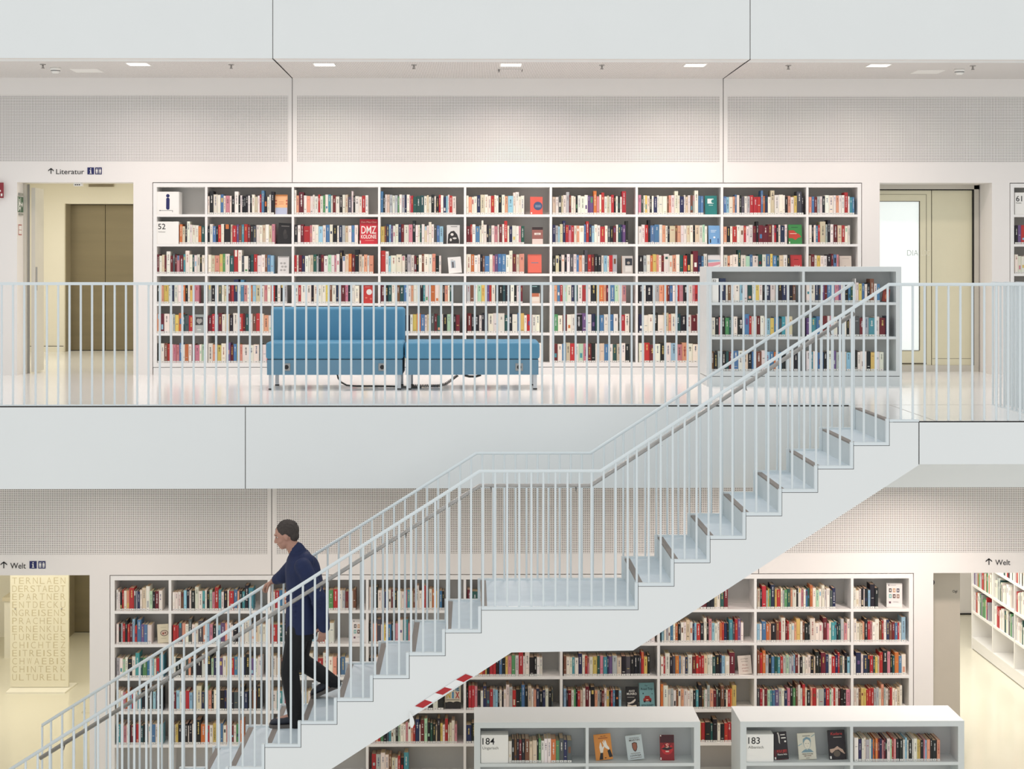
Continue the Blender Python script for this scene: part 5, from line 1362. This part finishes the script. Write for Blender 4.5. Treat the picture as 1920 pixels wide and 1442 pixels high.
# jacket
jk = MB()
jk.loft([(-1.425, 13.13, -1.80, .150, .200), (-1.42, 13.13, -1.72, .160, .205), (-1.415, 13.13, -1.60, .158, .195), (-1.415, 13.13, -1.48, .156, .190), (-1.42, 13.13, -1.36, .158, .205), (-1.435, 13.13, -1.25, .148, .215), (-1.45, 13.13, -1.17, .115, .185), (-1.465, 13.13, -1.125, .078, .10)])
jk.capsule(neck0 + Vector((.012, 0, .0)), .077, neck0 + Vector((-.008, 0, .045)), .072)
jk.ell((-1.378, 13.13, -1.31), (.10, .16, .17), 18, 12)
jk.capsule(shL, .074, elL, .066); jk.capsule(elL, .068, wrL + Vector((0, 0, -.01)), .052)
jk.capsule(shR, .074, elR, .064); jk.capsule(elR, .066, elR.lerp(wrR, .62), .048)
jk.capsule(shL + Vector((.02, .08, .03)), .07, shR + Vector((.02, -.08, .03)), .07)
for k in range(9):   # folds at elbow and waist
    z = -1.66 + .05 * k; jk.capsule((-1.56 + .004 * (k % 3), 13.05, z), .012, (-1.48, 12.945, z - .03), .010, 6)
for k in range(4):
    q = elL + Vector((0, 0, .05 - .03 * k)); jk.capsule(q + Vector((-.062, -.01, 0)), .010, q + Vector((.02, -.064, -.02)), .009, 6)
remeshed(jk, 'jacket', JKT, pers, .007, 14)
# trousers
tr = MB()
tr.loft([(-1.43, 13.13, -1.86, .118, .175), (-1.43, 13.13, -1.76, .132, .182), (-1.425, 13.13, -1.66, .135, .178)])
for h, k, a, fx in ((hipL, kneeL, ankL, 0), (hipR, kneeR, ankR, 1)):
    tr.capsule(h, .104, h.lerp(k, .5), .092); tr.capsule(h.lerp(k, .5), .092, k, .078); tr.capsule(k, .078, k.lerp(a, .5), .074); e = k.lerp(a, .5); tr.capsule(e, .074, a + Vector((0, 0, -.045 if not fx else 0)) + ((a - k).normalized() * .02), .064 if not fx else .056)
    for j in range(3): q = k.lerp(a, .72 + .1 * j); tr.capsule(q + Vector((-.062, 0, .01)), .011, q + Vector((.02, -.06, -.01)), .010, 6)
remeshed(tr, 'trousers', TRS, pers, .007, 4)
# shoes
SH = mat('dark navy shoe', (34, 38, 50), .6, noise=.1, nscale=30); SOLE = mat('grey rubber sole', (104, 98, 94), .8)


def shoe(heel, toe, up):
    """heel, toe: sole line end points; up: sole normal"""
    f = (toe - heel).normalized(); L = (toe - heel).length; sd = f.cross(up).normalized(); n_ = 14
    def sec(u, hh, ww, lift=0.0): return [heel + f * L * u + sd * (ww * math.cos(q * math.pi / 8)) + up * (lift + hh * .5 + hh * .5 * math.sin(q * math.pi / 8)) for q in range(16)]
    prof_ = [(0.0, .05, .026), (.04, .085, .036), (.16, .105, .040), (.30, .105, .040), (.42, .085, .041), (.58, .068, .046), (.74, .058, .050), (.88, .05, .046), (.96, .038, .034), (1.0, .02, .016)]
    up_ = MB(); vs = []; fs = []
    for u, hh, ww in prof_: vs += sec(u, hh, ww, .022)
    m_ = len(prof_)
    for i in range(m_ - 1):
        for q in range(16): a, b = i * 16 + q, i * 16 + (q + 1) % 16; fs.append((a, b, b + 16, a + 16))
    fs += [tuple(range(16)), tuple(range((m_ - 1) * 16, m_ * 16))]; up_.add(vs, fs, True)
    o = up_.build('shoe', SH, pers, fixn=True)
    so = MB(); vs = []; fs = []
    for u, hh, ww in prof_:
        w2 = ww * 1.08; c = heel + f * (L * (u * 1.03 - .012)); vs += [c - sd * w2, c + sd * w2, c + sd * w2 + up * .03, c - sd * w2 + up * .03]
    for i in range(m_ - 1):
        for q in range(4): a, b = i * 4 + q, i * 4 + (q + 1) % 4; fs.append((a, b, b + 4, a + 4))
    fs += [(0, 1, 2, 3), tuple(range((m_ - 1) * 4, m_ * 4))]; so.add(vs, fs); so.build('sole', SOLE, o, fixn=True)
    lc = MB()
    for k in range(5):
        u = .40 + .05 * k; c = heel + f * L * u + up * (.022 + .088 - .034 * (k / 4) ** .8 - .004); lc.tube([c - sd * .022, c + up * .003, c + sd * .022], .0028, 6)
    lc.build('lace', mat('grey lace', (88, 88, 94), .8), o)


shoe(Vector((-1.415, YPn, zt6)), Vector((-1.695, YPn - .005, zt6)), Vector((0, 0, 1)))
hR = Vector((-1.125, YPf, zt5 + .105)); tR = Vector((-1.362, YPf - .005, zt5 + .004)); uR = Vector((-(tR - hR).normalized().z * -1, 0, 0))
fdir = (tR - hR).normalized(); uR = Vector((fdir.z, 0, -fdir.x)); uR = uR if uR.z > 0 else -uR
shoe(hR, tR, uR)

pers.location.y += .10; pers.scale.z = .965
